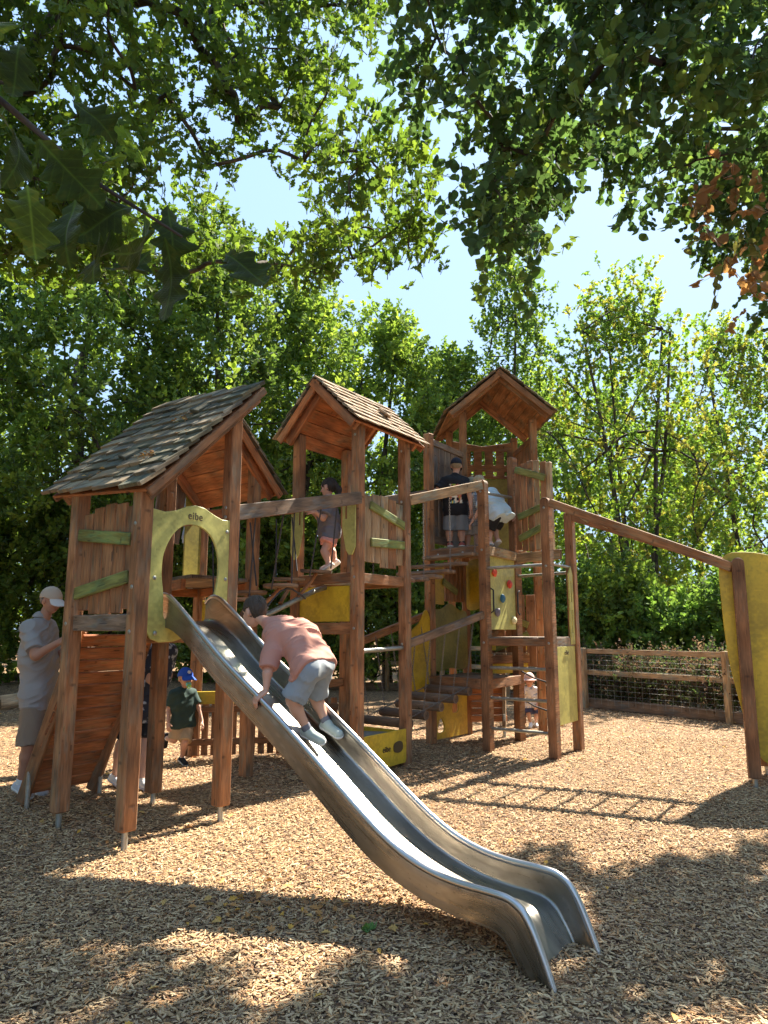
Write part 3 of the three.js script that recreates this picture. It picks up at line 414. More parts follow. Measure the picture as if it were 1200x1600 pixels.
{
  const t = thing('rope_bridge', 'rope bridge with wooden stepping discs between the mossy roofed tower and the middle tower', 'bridge', [-1.1, 0, -7]);
  beam('handrail', P3(C, 2.40), P3(Q, 2.82), 0.05, 0.13, GREYWOOD[0], t, { off: 0.03 }); beam('handrail', P3(D, 2.42), P3(P, 2.82), 0.05, 0.13, ORANGE[1], t);
  const c0 = mid(C, D, 0.5), c1 = mid(P, Q, 0.5), on = (f, s, y) => { const a = mid(C, Q, f), b = mid(D, P, f); return P3(mid(a, b, s), y); };
  tube('steel_spine', [on(0.05, 0.5, 1.42), on(0.5, 0.5, 1.6), on(0.9, 0.5, 1.86), on(0.99, 0.5, 1.9)], 0.028, GALV, t);
  const rd = rng(5);
  [[0.22, 0.42, 1.72], [0.42, 0.62, 1.8], [0.5, 0.3, 1.86], [0.72, 0.6, 1.96], [0.86, 0.42, 2.05]].forEach(([f, s, y], k) => {
    const c = on(f, s, y), g = new THREE.CylinderGeometry(0.17, 0.16, 0.03, 14); const m = new THREE.Mesh(g, GREYWOOD[k % 3]); m.name = 'stepping_disc'; m.position.copy(c); m.rotation.set(0.1 * (rd() - 0.5), 0, 0.16 * (rd() - 0.5)); m.castShadow = true; m.updateMatrixWorld(true); t.attach(m);
    tube('disc_arm', [on(f - 0.12, 0.5, lerp(1.42, 1.9, f - 0.12)), c.clone().lerp(on(f - 0.06, 0.5, lerp(1.42, 1.9, f)), 0.4).setY(y - 0.1), c.clone().setY(y - 0.015)], 0.02, WOOD[1], t, 8);
    for (const s2 of [0, 1]) tube('rope', [on(f + (s2 ? 0.08 : -0.06), s2, lerp(2.34, 2.75, f)), c.clone().lerp(on(f, s2, y), 0.55).setY(y + 0.02)], 0.008, ROPE, t, 5);
  });
  for (const s of [0.2, 0.8]) { const pts = []; for (let k = 0; k <= 12; k++) { const f = 0.03 + k / 12 * 0.62; pts.push(on(f, s, lerp(1.48, 1.98, f) - 0.16 * Math.sin(f * Math.PI * 3 + s) * Math.sin(f * Math.PI) - 0.05)); } tube('rope', pts, 0.009, ROPE, t, 5); }
}
// upper plank bridge and lower log bridge between the middle and the tall tower
{
  const on = (f, s, y) => P3(mid(mid(R, H1, f), mid(S, K0, f), s), y);
  const t = thing('plank_bridge', 'upper bridge of grey planks hung on chains between the middle tower and the tallest tower', 'bridge', [0.55, 0, -8.9]);
  beam('handrail', P3(at(R, unit(R, H1), 0.05), 2.93), P3(at(H1, unit(R, H1), -0.05), 3.28), 0.05, 0.12, PALEWOOD[1], t, { off: 0.03 }); beam('handrail', P3(S, 2.95), P3(K0, 3.3), 0.05, 0.12, GREYWOOD[1], t);
  for (let k = 0; k < 6; k++) { const f = 0.1 + k * 0.165, y = lerp(2.02, 2.46, f) - 0.13 * Math.sin(f * Math.PI); const d = on(f, 0.04, y), e = on(f, 0.96, y); beam('plank', d, e, 0.17, 0.04, GREYWOOD[k % 3], t, { up: V(0.2 * (rb() - 0.5), 1, 0.2 * (rb() - 0.5)) }); if (k % 2) for (const s of [0.06, 0.94]) chain('chain', on(f, s, lerp(2.88, 3.24, f)), on(f, s, y + 0.02), t); }
  const u = thing('log_bridge', 'lower bridge of short log steps hung on chains below the grey plank bridge', 'bridge', [0.5, 0, -8.8]);
  beam('handrail', P3(at(R, unit(R, H1), 0.05), 1.30), P3(at(H1, unit(R, H1), -0.05), 1.64), 0.06, 0.09, GREYWOOD[0], u); beam('handrail', P3(at(S, unit(S, K0), 0.05), 1.26), P3(at(K0, unit(S, K0), -0.05), 1.66), 0.06, 0.09, WOOD[0], u);
  for (let k = 0; k < 5; k++) { const f = 0.13 + k * 0.18, y = 0.36 + 0.42 * f; const a = on(f, 0.1, y), b = on(f, 0.86, y); tube('log', [a, b], 0.052, GREYWOOD[k % 3], u, 12); for (const s of [0.15, 0.8]) { chain('chain', on(f, s < 0.5 ? 0.02 : 0.97, lerp(1.28, 1.62, f)), on(f, s, y + 0.05), u); if (k < 4) chain('chain', on(f, s, y + 0.05), on(f + 0.18, s, y + 0.05 + 0.075), u); } }
}
// steel slide
{
  const d = [0.76, 0.65].map(x => x / Math.hypot(0.76, 0.65)), n = [d[1], -d[0]], eL = [0.70, -3.249], Wd = 0.43;
  const rim = [[-3.13, 1.66], [-3.06, 1.705], [-2.97, 1.695], [-2.86, 1.635], [-2.67, 1.51], [-2.3, 1.26], [-1.84, 0.99], [-1.39, 0.71], [-1.1, 0.52], [-0.92, 0.415], [-0.76, 0.345], [-0.6, 0.305], [-0.45, 0.29], [-0.28, 0.288], [-0.19, 0.28], [-0.13, 0.25], [-0.09, 0.2], [-0.045, 0.11], [0, 0.0], [0.03, -0.08]];
  const bed = [[-3.13, 1.52], [-3.06, 1.52], [-3.0, 1.515], [-2.91, 1.49], [-2.74, 1.403], [-2.37, 1.153], [-1.907, 0.883], [-1.457, 0.603], [-1.165, 0.412], [-0.975, 0.305], [-0.8, 0.235], [-0.62, 0.19], [-0.46, 0.172], [-0.3, 0.166], [-0.24, 0.155], [-0.2, 0.13], [-0.165, 0.085], [-0.12, 0.01], [-0.085, -0.07], [-0.06, -0.14]];
  const cv = a => new THREE.CatmullRomCurve3(a.map(p => V(p[0], p[1], 0)), false, 'centripetal'), N = 110, cr = cv(rim), cb = cv(bed);
  const t = thing('slide', 'long stainless steel slide curving down from the tower to the wood chips', 'slide', [-0.3, 0, -4.3]); const base = t.position;
  const wpt = (s, h, w) => V(eL[0] + d[0] * s + n[0] * w, h, eL[1] + d[1] * s + n[1] * w).sub(base);
  const rows = []; for (let k = 0; k <= N; k++) { const a = cr.getPoint(k / N), b = cb.getPoint(k / N); const lo = [b.x + (b.x - a.x) * 0.2, b.y + (b.y - a.y) * 0.24], c = 0.035, L = (f, w) => wpt(lerp(a.x, b.x, f), lerp(a.y, b.y, f), w);
    const dent = 0.0015 * Math.sin(k * 0.31);
    rows.push([wpt(lo[0], lo[1], -0.010), L(0.5, -0.0115), L(0.05, -0.0115), L(0.05, -0.002), L(0.5, 0.0 + dent), L(0.86, 0.002), L(0.95, 0.008), L(0.985, 0.018), L(1, 0.036), L(1.02, Wd * 0.3), L(1.02, Wd * 0.7), L(1, Wd - 0.036), L(0.985, Wd - 0.018), L(0.95, Wd - 0.008), L(0.86, Wd - 0.002), L(0.5, Wd), L(0.05, Wd + 0.002), L(0.05, Wd + 0.0115), L(0.5, Wd + 0.0115), wpt(lo[0], lo[1], Wd + 0.010)]); }
  const pos = [], uv = [], idx = [], nc = rows[0].length + 1; let acc = 0; rows.forEach((r, k) => { if (k) acc += r[9].distanceTo(rows[k - 1][9]); let w = 0; for (let j = 0; j < nc; j++) { const p = r[j % (nc - 1)]; if (j) w += p.distanceTo(r[j - 1]); pos.push(p.x, p.y, p.z); uv.push(w, acc / 2.5); } });
  for (let k = 0; k < N; k++) for (let j = 0; j + 1 < nc; j++) { const a = k * nc + j, b = a + nc; idx.push(a, a + 1, b, a + 1, b + 1, b); }
  const g = new THREE.BufferGeometry(); g.setAttribute('position', new THREE.Float32BufferAttribute(pos, 3)); g.setAttribute('uv', new THREE.Float32BufferAttribute(uv, 2)); g.setIndex(idx); g.computeVertexNormals();
  const m = new THREE.Mesh(g, STEEL); m.name = 'chute'; m.castShadow = m.receiveShadow = true; t.add(m);
  for (const w of [-0.006, Wd + 0.006]) { const pts = []; for (let k = 0; k <= N; k++) { const a = cr.getPoint(k / N); pts.push(wpt(a.x, a.y, w).add(base)); } tube('rim', pts, 0.0175, STEELRIM, t, 10); }
  const slideAt = (s, w, dy = 0) => { let u = 0; for (let k = 0; k < 400; k++) { const b = cb.getPoint(k / 400); if (b.x <= s) u = k / 400; } return wpt(s, cb.getPoint(u).y + dy, w).add(base); };
}
// ---------------------------------------------------------------- fences
function fenceRun(label, pts, { posts = 1.9, wire = true, rails = [1.06, 0.66], board = true }) {
  const t = thing('timber_fence', label, 'fence', [pts[0][0], groundY(...pts[0]), pts[0][1]]);
  for (let k = 0; k + 1 < pts.length; k++) {
    const a = pts[k], b = pts[k + 1], d = unit(a, b), L = dist(a, b), n = Math.max(1, Math.round(L / posts));
    for (let i = k ? 1 : 0; i <= n; i++) { const p = at(a, d, L * i / n), y = groundY(...p); beam('fence_post', P3(p, y - 0.1), P3(p, y + 1.12), 0.085, 0.085, pick(PALEWOOD, rb), t, { up: V(d[0], 0, d[1]) }); }
    for (let i = 0; i < n; i++) { const p = at(a, d, L * i / n), q = at(a, d, L * (i + 1) / n), yp = groundY(...p), yq = groundY(...q); for (const h of rails) beam('rail', P3(p, yp + h), P3(q, yq + h), 0.035, 0.09, pick(PALEWOOD, rb), t, { off: 0.07 }); if (board) beam('gravel_board', P3(p, yp + 0.1), P3(q, yq + 0.1), 0.035, 0.18, GREYWOOD[i % 3], t, { off: 0.07 });
      if (wire) { const gs = []; for (let w = 0; w < 10; w++) gs.push(tubeGeo([P3(p, yp + 0.18 + w * 0.09), P3(q, yq + 0.18 + w * 0.09)].map(v => v.sub(t.position)), 0.0022, 4, false)); const m2 = Math.round(L / n / 0.15); for (let w = 0; w < m2; w++) { const c = mid(p, q, (w + 0.5) / m2), y = groundY(...c); gs.push(tubeGeo([P3(c, y + 0.1), P3(c, y + 1.0)].map(v => v.sub(t.position)), 0.0018, 4, false)); } const m = new THREE.Mesh(mergeGeometries(gs), GALV); m.name = 'wire_mesh'; t.add(m); } }
  }
}
fenceRun('pale timber post and rail fence with wire mesh on the right', [[7.4, -8.75], [5.44, -11.57], [3.83, -13.91], [0.08, -18]], {});
fenceRun('weathered post and rail fence in the shade behind the man', [[0.08, -18.05], [-4.6, -17.2], [-8.6, -16.1], [-13, -14.6]], { wire: false });
{ // curved timber edging at the far left
  const t = thing('curved_edging', 'pale curved timber edging of a play bed at the far left', 'edging', [-7.4, 0.1, -12.6]); const pts = []; for (let k = 0; k <= 16; k++) { const a = 0.1 + k / 16 * 2.6, x = -7.5 + 1.15 * Math.cos(a), z = -13.4 + 1.15 * Math.sin(a); pts.push(V(x, groundY(x, z) + 0.1, z)); }
  for (let k = 0; k < 16; k += 4) tube('log', pts.slice(k, k + 5), 0.14, PALEWOOD[(k / 4) % 2], t, 12);
}
const OAK_CLUMPS = [[-3.21, 8.91, -6.28, 0.37], [-2.89, 8.84, -6.17, 0.49], [-1.6, 9.83, -7.08, 0.39], [-1.19, 10.59, -7.61, 0.49], [0.08, 9.41, -6.65, 0.44], [-4.65, 8.37, -6.01, 0.39], [-3.88, 7.62, -5.51, 0.44], [-3.11, 7.35, -5.1, 0.38], [-2.93, 7.51, -5.38, 0.4], [-2.56, 7.21, -5.07, 0.47], [-2.94, 9.62, -7.38, 0.51], [-2.9, 10.32, -7.75, 0.48], [-2.04, 9.42, -7.19, 0.49], [-1.53, 9.4, -6.91, 0.36], [-0.98, 8.9, -6.73, 0.34], [-0.7, 10.04, -7.45, 0.41], [-0.09, 10.44, -7.77, 0.42], [-4.69, 8.48, -6.58, 0.43], [-3.39, 6.85, -5.06, 0.42], [-3.79, 8.04, -6.33, 0.43], [-2.92, 7.25, -5.39, 0.38], [-2.41, 6.9, -5.23, 0.35], [-2.8, 9.7, -7.78, 0.41], [-2.18, 9.32, -7.47, 0.47], [-1.59, 8.55, -6.54, 0.5], [-1.04, 8.45, -6.74, 0.46], [-0.68, 9.37, -7.5, 0.44], [-0.19, 8.43, -6.63, 0.51], [-3.72, 6.47, -5.1, 0.37], [-4.2, 7.58, -6.19, 0.51], [-4.09, 8.06, -6.48, 0.34], [-3.35, 7.84, -6.3, 0.48], [-2.96, 7.8, -6.41, 0.38], [-2.59, 7.9, -6.43, 0.48], [-2.15, 7.65, -6.24, 0.35], [-2.05, 8.99, -7.58, 0.45], [-1.66, 8.89, -7.43, 0.43], [-1.21, 8.79, -7.52, 0.36], [-0.5, 8.91, -7.46, 0.4], [-0.11, 9.15, -7.75, 0.36], [-4.19, 6.62, -5.48, 0.49], [-3.76, 6.24, -5.27, 0.5], [-3.83, 6.92, -5.79, 0.4], [-3.51, 7, -6.14, 0.34], [-2.99, 6.79, -5.78, 0.47], [-2.39, 6.57, -5.39, 0.49], [-2.95, 8.54, -7.78, 0.45], [-1.99, 7.62, -6.7, 0.5], [-1.6, 7.5, -6.69, 0.5], [-1.08, 7.81, -6.91, 0.37], [-4.16, 6.15, -5.52, 0.39], [-4.54, 7.22, -6.52, 0.49], [-3.84, 6.95, -6.53, 0.37], [-3.16, 6.54, -5.92, 0.51], [-2.36, 6.52, -5.99, 0.49], [-2.36, 7.18, -6.85, 0.45], [-1.68, 7.13, -6.7, 0.38], [-1.64, 8.1, -7.79, 0.5], [-1.05, 7.94, -7.51, 0.39], [-0.47, 7.2, -6.49, 0.44], [-3.55, 5.54, -5.24, 0.38], [-3.36, 5.51, -5.26, 0.48], [-3.64, 6.63, -6.53, 0.39], [-2.75, 7.12, -7.32, 0.47], [-1.69, 7.22, -7.36, 0.44], [-1.26, 7.59, -7.55, 0.43], [-0.92, 7.62, -7.6, 0.39], [-3.8, 5.29, -5.37, 0.44], [-3.49, 5.26, -5.3, 0.49], [-3.69, 6.11, -6.47, 0.51], [-3.37, 5.97, -6.33, 0.45], [-3.1, 6.13, -6.46, 0.39], [-2.31, 5.68, -5.96, 0.35], [-1.96, 6.57, -7.2, 0.4], [-0.9, 6.61, -7.17, 0.43], [-0.28, 6.12, -6.33, 0.47], [-0.01, 6.66, -7.16, 0.38], [-4.78, 5.85, -6.35, 0.45], [-4.21, 5.72, -6.17, 0.35], [-3.47, 5.27, -5.58, 0.5], [-2.97, 5.02, -5.48, 0.41], [-2.75, 5.36, -5.66, 0.52], [-2.26, 5.01, -5.48, 0.46], [-0.32, 5.6, -6.34, 0.52], [0.11, 5.95, -6.54, 0.51], [-5.31, 5.94, -7.38, 0.37], [-3.93, 4.98, -5.98, 0.51], [-4.05, 5.58, -6.86, 0.5], [-3.26, 5.04, -6.09, 0.47], [-2.88, 5.06, -6.09, 0.38], [-2.59, 5.34, -6.33, 0.52], [-2.74, 6.71, -8.58, 0.37], [-2.31, 6.43, -8.52, 0.46], [-0.65, 6.23, -7.87, 0.44], [-0.06, 6.41, -8.34, 0.48], [0.31, 6.03, -7.35, 0.38], [-3.44, 5.02, -6.29, 0.47], [-3.12, 5.06, -6.4, 0.42], [-2.55, 4.75, -6.02, 0.35], [-2.6, 5.55, -7.67, 0.36], [-2.51, 6.03, -8.43, 0.43], [-1.48, 5.42, -7.29, 0.45], [-1.28, 5.86, -8.16, 0.34], [-0.72, 5.29, -7.22, 0.35], [-0.36, 5.73, -7.7, 0.4], [0.28, 5.69, -7.55, 0.46]];
const LIME_CLUMPS = [[0.63, 8.31, -5.7, 0.33], [1.59, 7.08, -4.71, 0.45], [2.31, 7.94, -5.47, 0.38], [3.78, 7.99, -5.47, 0.4], [0.43, 7.25, -5.32, 0.37], [0.7, 7.21, -5.08, 0.36], [1.09, 7.13, -5.07, 0.37], [1.94, 8.23, -5.98, 0.43], [1.88, 6.81, -4.88, 0.33], [2.35, 6.76, -4.61, 0.44], [2.92, 7.54, -5.49, 0.35], [3.27, 7.15, -5.23, 0.35], [3.65, 7.05, -5.07, 0.33], [0.2, 6.44, -4.69, 0.32], [0.78, 7.47, -5.78, 0.4], [1.11, 6.86, -5.16, 0.42], [1.41, 7.54, -5.81, 0.4], [1.85, 6.79, -5.29, 0.42], [2.23, 7.01, -5.22, 0.35], [2.34, 6.5, -4.8, 0.38], [3.65, 7.59, -6.01, 0.36], [3.58, 6.75, -5.23, 0.45], [4.4, 7.52, -6.01, 0.46], [0.45, 6.45, -5.3, 0.42], [0.94, 6.78, -5.59, 0.45], [1.56, 6.16, -4.98, 0.35], [1.99, 6.27, -5.17, 0.38], [2.22, 5.93, -4.8, 0.44], [3.03, 6.95, -5.82, 0.39], [3.11, 6.14, -4.83, 0.37], [3.82, 6.64, -5.5, 0.41], [0.3, 6.5, -5.87, 0.46], [0.66, 5.9, -5.16, 0.39], [1.2, 6.64, -6.04, 0.42], [1.53, 6.45, -5.59, 0.35], [1.63, 5.61, -4.63, 0.45], [2.07, 5.61, -4.67, 0.43], [3.07, 6.76, -5.91, 0.44], [2.75, 5.63, -4.69, 0.33], [3.69, 6.31, -5.62, 0.35], [1.37, 6.23, -6.06, 0.37], [1.54, 5.57, -5, 0.33], [3.17, 6.38, -5.96, 0.41], [3.65, 5.94, -5.76, 0.44], [4.16, 6.21, -5.91, 0.45], [1.04, 5.61, -5.62, 0.36], [1.27, 5.47, -5.5, 0.44], [2.62, 5.74, -6.14, 0.42], [2.74, 5.52, -5.64, 0.41], [3.72, 6.2, -6.77, 0.33], [3.41, 5.45, -5.34, 0.33], [4.31, 5.82, -5.92, 0.43], [0.85, 5.01, -5.24, 0.4], [1.19, 5.37, -6.01, 0.37], [3.28, 5.8, -6.48, 0.39], [3.97, 5.65, -6.42, 0.45], [4.93, 6.02, -7.19, 0.39], [1.05, 4.58, -5.2, 0.4], [3.97, 5.67, -6.98, 0.33], [4.73, 5.76, -7.22, 0.32], [5.07, 5.68, -7.14, 0.43], [4.25, 5.14, -7.09, 0.46], [4.27, 4.89, -6.7, 0.46], [4.19, 4.34, -6.62, 0.44], [4.53, 4.27, -6.72, 0.36]];
// ---------------------------------------------------------------- trees: trunk, limbs grown clump to clump, crowns of leaf sprays
function leafInto(pos, col, outline, size, M, shade, fold = 0.22) { // outline: half leaf as [along, across]
  const v = V(0, 0, 0), put = (x, y) => { v.set(x * size, y * size, (Math.abs(x) * fold - y * y * 0.12) * size).applyMatrix4(M); pos.push(v.x, v.y, v.z); col.push(shade, shade, shade); };
  for (const s of [-1, 1]) for (let k = 0; k + 1 < outline.length; k++) { const [y0, x0] = outline[k], [y1, x1] = outline[k + 1]; const tri = (a, b, c) => { const q = s > 0 ? [a, b, c] : [a, c, b]; q.forEach(p => put(p[0] * s, p[1])); }; if (x0 > 0) tri([0, y0], [x0, y0], [x1, y1]); if (x1 > 0 || x0 === 0) tri([0, y0], [x1, y1], [0, y1]); }
}
function lobed(n) { const a = [[0, 0]]; for (let k = 1; k < n; k++) { const y = k / n, env = 0.31 * Math.pow(Math.sin(Math.PI * Math.pow(y, 1.25)), 0.8), lb = Math.cos((y - 0.13) * 2 * Math.PI * 3.7); a.push([y, Math.max(0.02, env * (0.82 + 0.26 * lb))]); } a.push([1, 0]); return a; }
const OUT = { oak: lobed(16), oakFine: lobed(40), round: [[0, 0], [0.06, 0.24], [0.28, 0.45], [0.55, 0.44], [0.8, 0.25], [1, 0]], oval: [[0, 0], [0.3, 0.27], [0.68, 0.24], [1, 0]], maple: [[0, 0], [0.1, 0.3], [0.3, 0.5], [0.42, 0.25], [0.62, 0.38], [0.7, 0.14], [1, 0]] };
function sprayGeo(kind, size, n, L, seed, { droop = 0.3, spread = 1 } = {}) {
  const r = rng(seed), pos = [], col = [], M = new THREE.Matrix4(), q = new THREE.Quaternion(), e = new THREE.Euler();
  for (let k = 0; k < n; k++) {
    const t = n > 1 ? k / (n - 1) : 1, a = r() * 6.283, out = 0.25 + 0.5 * r(), p = V((r() - 0.5) * 0.1 * L, (0.15 + 0.85 * t) * L, (r() - 0.5) * 0.1 * L);
    e.set(out * spread * Math.cos(a) * 2 + (r() - 0.5), r() * 6.283, out * spread * Math.sin(a) * 2 - droop); q.setFromEuler(e); const s = 0.75 + 0.5 * r(); M.compose(p, q, V(s, s, s)); leafInto(pos, col, OUT[kind], size, M, 0.75 + 0.5 * r());
  }
  const tw = 0.004 * (size / 0.08); for (let k = 0; k < 3; k++) { const a = k * 2.1, b = (k + 1) * 2.1; const P4 = [[Math.cos(a) * tw, 0, Math.sin(a) * tw], [Math.cos(b) * tw, 0, Math.sin(b) * tw], [0, L, 0]]; P4.forEach(p => { pos.push(...p); col.push(0.5, 0.28, 0.3); }); }
  const g = new THREE.BufferGeometry(); g.setAttribute('position', new THREE.Float32BufferAttribute(pos, 3)); g.setAttribute('color', new THREE.Float32BufferAttribute(col, 3)); g.computeVertexNormals(); return g;
}
const LEAF = new THREE.MeshPhysicalMaterial({ color: lin(1, 1, 1), vertexColors: true, transmission: 0.62, thickness: 0, roughness: 0.92, specularIntensity: 0.35, side: THREE.DoubleSide }), LEAFSUN = LEAF.clone(); LEAFSUN.transmission = 0.68;
const SPRAYS = {
  oak: [1, 2, 3].map(k => sprayGeo('oak', 0.105, 7, 0.2, 100 + k)), lime: [1, 2, 3].map(k => sprayGeo('round', 0.07, 8, 0.27, 200 + k, { droop: 0.9 })),
  small: [1, 2, 3].map(k => sprayGeo('oval', 0.085 + 0.02 * k, 15, 0.5, 300 + k, { spread: 1.2 })), maple: [1, 2, 3].map(k => sprayGeo('maple', 0.11, 12, 0.5, 400 + k)), big: [1, 2].map(k => sprayGeo('oval', 0.17, 18, 1.0, 500 + k, { spread: 1.2 })), bramble: [1, 2].map(k => sprayGeo('oval', 0.055, 14, 0.4, 600 + k, { spread: 1.4 })),
};
const _q = new THREE.Quaternion(), _e = new THREE.Euler(), _c = new THREE.Color();
function crown(parent, name, kind, clumps, per, palette, seed, { hang = 0, keep = null, scale = 1, flat = 1 } = {}) { // clumps: [x,y,z,r(,weight)] in world
  const r = rng(seed), sets = SPRAYS[kind].map(() => ({ m: [], c: [] })), b = parent.getWorldPosition(V(0, 0, 0)), M = new THREE.Matrix4();
  for (const [x, y, z, rad, w = 1] of clumps) {
    const n = Math.round(per * w), tone = 0.85 + 0.3 * r();
    for (let k = 0; k < n; k++) {
      let a, c, d; do { a = r() * 2 - 1; c = r() * 2 - 1; d = r() * 2 - 1; } while (a * a + c * c + d * d > 1); const px = x + a * rad, py = y + c * rad * flat, pz = z + d * rad; if (keep && !keep(px, py, pz)) continue;
      hang ? _e.set(Math.PI + (r() - 0.5) * hang, r() * 6.283, (r() - 0.5) * hang) : _e.set(a * 1.1 + (r() - 0.5) * 1.6, r() * 6.283, -d * 1.1 + (r() - 0.5) * 1.6); const s = scale * (0.75 + 0.5 * r());
      M.compose(V(px - b.x, py - b.y, pz - b.z), _q.setFromEuler(_e), V(s, s, s)); const t = sets[Math.floor(r() * sets.length)]; t.m.push(M.clone()); const p = palette[Math.floor(r() * palette.length)], v = tone * (0.8 + 0.4 * r()); t.c.push([p[0] * v, p[1] * v, p[2] * v]);
    }
  }
  sets.forEach((t, i) => { if (!t.m.length) return; const im = new THREE.InstancedMesh(SPRAYS[kind][i], kind === 'maple' ? LEAFSUN : LEAF, t.m.length); im.name = name; im.userData = { kind: 'stuff' }; t.m.forEach((m, k) => { im.setMatrixAt(k, m); im.setColorAt(k, _c.setRGB(...t.c[k])); }); im.castShadow = im.receiveShadow = true; parent.add(im); });
}
// limbs: every clump joins the nearest wood already there; thickness follows what it carries
function limbs(parent, trunkPts, trunkR, clumps, seed, { rMin = 0.006, k = 0.013, name = 'limbs', sides = 5, bark = BARK, twigs = 3, reach = 0 } = {}) {
  const r = rng(seed), b = parent.getWorldPosition(V(0, 0, 0)), nodes = trunkPts.map((p, i) => ({ p: V(...p), up: i ? i - 1 : -1, w: 0, trunk: true })); const geos = [];
  const order = clumps.map(c => V(c[0], c[1], c[2])).sort((p, q) => p.distanceTo(nodes[nodes.length - 1].p) - q.distanceTo(nodes[nodes.length - 1].p));
  for (const p of order) { let best = 0, bd = 1e9; nodes.forEach((n, i) => { if (n.trunk && i < trunkPts.length * 0.4 && trunkPts.length > 2) return; let d = n.p.distanceTo(p) * (n.p.y > p.y + 0.5 ? 1.25 + reach : 1) + (n.trunk ? -0.5 : 0); if (d < bd) { bd = d; best = i; } }); nodes.push({ p, up: best, w: 1, trunk: false }); }
  for (let i = nodes.length - 1; i > 0; i--) nodes[nodes[i].up].w += nodes[i].w;
  for (let i = trunkPts.length; i < nodes.length; i++) {
    const n = nodes[i], m = nodes[n.up], a = m.p.clone().sub(b), c = n.p.clone().sub(b), L = a.distanceTo(c), r1 = Math.max(rMin, k * Math.sqrt(n.w)), r0 = Math.min(m.trunk ? trunkR * 0.6 : Math.max(rMin, k * Math.sqrt(m.w)), r1 * 1.7);
    const j = () => (r() - 0.5) * L * 0.16, q1 = a.clone().lerp(c, 0.33).add(V(j(), j() + 0.06 * L, j())), q2 = a.clone().lerp(c, 0.68).add(V(j(), j() + 0.05 * L, j())); const pts = new THREE.CatmullRomCurve3([a, q1, q2, c]).getPoints(7); geos.push(tubeGeo(pts, pts.map((_, t) => lerp(r0, r1, t / 7)), sides, false));
    const rad = 0.5; for (let t = 0; t < twigs; t++) { const e = c.clone().add(V((r() - 0.5) * 2, (r() - 0.5) * 2, (r() - 0.5) * 2).multiplyScalar((clumps[0][3] || rad) * 0.8)), f = q2.clone().lerp(c, r()); geos.push(tubeGeo([f, f.clone().lerp(e, 0.5).add(V(0, 0.04, 0)), e], [rMin * 0.9, rMin * 0.7, rMin * 0.35], 4, false)); }
  }
  if (geos.length) { const m = new THREE.Mesh(mergeGeometries(geos), bark); m.name = name; m.castShadow = m.receiveShadow = true; parent.add(m); }
}
function trunkMesh(parent, pts, r0, r1, bark = BARK, name = 'trunk') { const b = parent.getWorldPosition(V(0, 0, 0)), c = new THREE.CatmullRomCurve3(pts.map(p => V(...p).sub(b))).getPoints(18); const m = new THREE.Mesh(tubeGeo(c, c.map((_, i) => lerp(r0, r1, i / 18) * (i === 0 ? 1.25 : 1)), 10), bark); m.name = name; m.castShadow = m.receiveShadow = true; parent.add(m); return m; }

const G_OAK = [[0.112, 0.185, 0.018], [0.140, 0.218, 0.020], [0.089, 0.151, 0.018], [0.165, 0.235, 0.022]], G_LIME = [[0.077, 0.143, 0.031], [0.094, 0.165, 0.031], [0.066, 0.121, 0.033], [0.088, 0.154, 0.033], [0.154, 0.220, 0.033], [0.083, 0.143, 0.033]];
{ // the oak whose boughs reach in from the left
  const t = thing('oak_tree', 'oak with dark lobed leaves reaching in overhead from the left', 'tree', [-5.6, 0, -5.4]);
  const tp = [[-5.6, -0.1, -5.4], [-5.5, 1.8, -5.45], [-5.2, 3.6, -5.5], [-4.7, 5.2, -5.7], [-3.9, 6.4, -6.0]]; trunkMesh(t, tp, 0.34, 0.14);
  limbs(t, tp, 0.22, OAK_CLUMPS, 31, { k: 0.0085, rMin: 0.005, sides: 6, twigs: 4 });
  crown(t, 'crown', 'oak', OAK_CLUMPS, 34, G_OAK, 32);
}
{ // the lime (linden) hanging down on the right
  const t = thing('lime_tree', 'lime tree with small round leaves hanging overhead from the right', 'tree', [6.6, 0, -4.6]);
  const tp = [[6.6, -0.1, -4.6], [6.5, 2.2, -4.6], [6.2, 4.6, -4.7], [5.6, 6.6, -4.9], [4.4, 7.6, -5.2]]; trunkMesh(t, tp, 0.3, 0.13);
  limbs(t, tp, 0.2, LIME_CLUMPS, 41, { k: 0.0075, rMin: 0.004, sides: 6, twigs: 4, reach: -0.3 });
  crown(t, 'crown', 'lime', LIME_CLUMPS, 37, G_LIME, 42, { hang: 2.6 });
  crown(t, 'crown', 'lime', [[2.72, 4.6, -5.1, 0.3], [2.8, 4.2, -5.2, 0.3], [2.66, 5.0, -5.1, 0.25]], 9, [[0.36, 0.17, 0.06], [0.42, 0.22, 0.07], [0.3, 0.16, 0.06], [0.2, 0.19, 0.04]], 47, { hang: 2.6 });
  // upper boughs out of the frame, whose shade dapples the foreground chips
  const high = []; const r = rng(43);
  for (const [gx, gz] of [[-2.2, -4.1], [-1.8, -3.95], [-2.0, -3.6], [-1.6, -3.45], [-1.25, -3.1], [-0.9, -2.95], [-0.35, -2.9], [0.15, -3.0], [-1.7, -3.1], [0.55, -3.1], [0.85, -4.55], [1.25, -4.35], [1.7, -4.6], [1.15, -3.95], [1.6, -3.95], [2.05, -4.2], [1.05, -3.5], [2.4, -4.7]]) { const h = 6.4 + r() * 1.4; high.push([gx + 0.539 * h + (r() - 0.5) * 0.3, h, gz - 0.642 * h + (r() - 0.5) * 0.3, 0.3]); }
  for (let k = 0; k < 9; k++) high.push([1.2 + r() * 1.2, 6.4 + r() * 1.2, -4.6 + r() * 1.0, 0.4]);
  crown(t, 'crown', 'lime', high, 60, G_LIME, 44, { hang: 1.5 }); limbs(t, tp, 0.2, high, 45, { k: 0.008, rMin: 0.004, twigs: 3 });
}
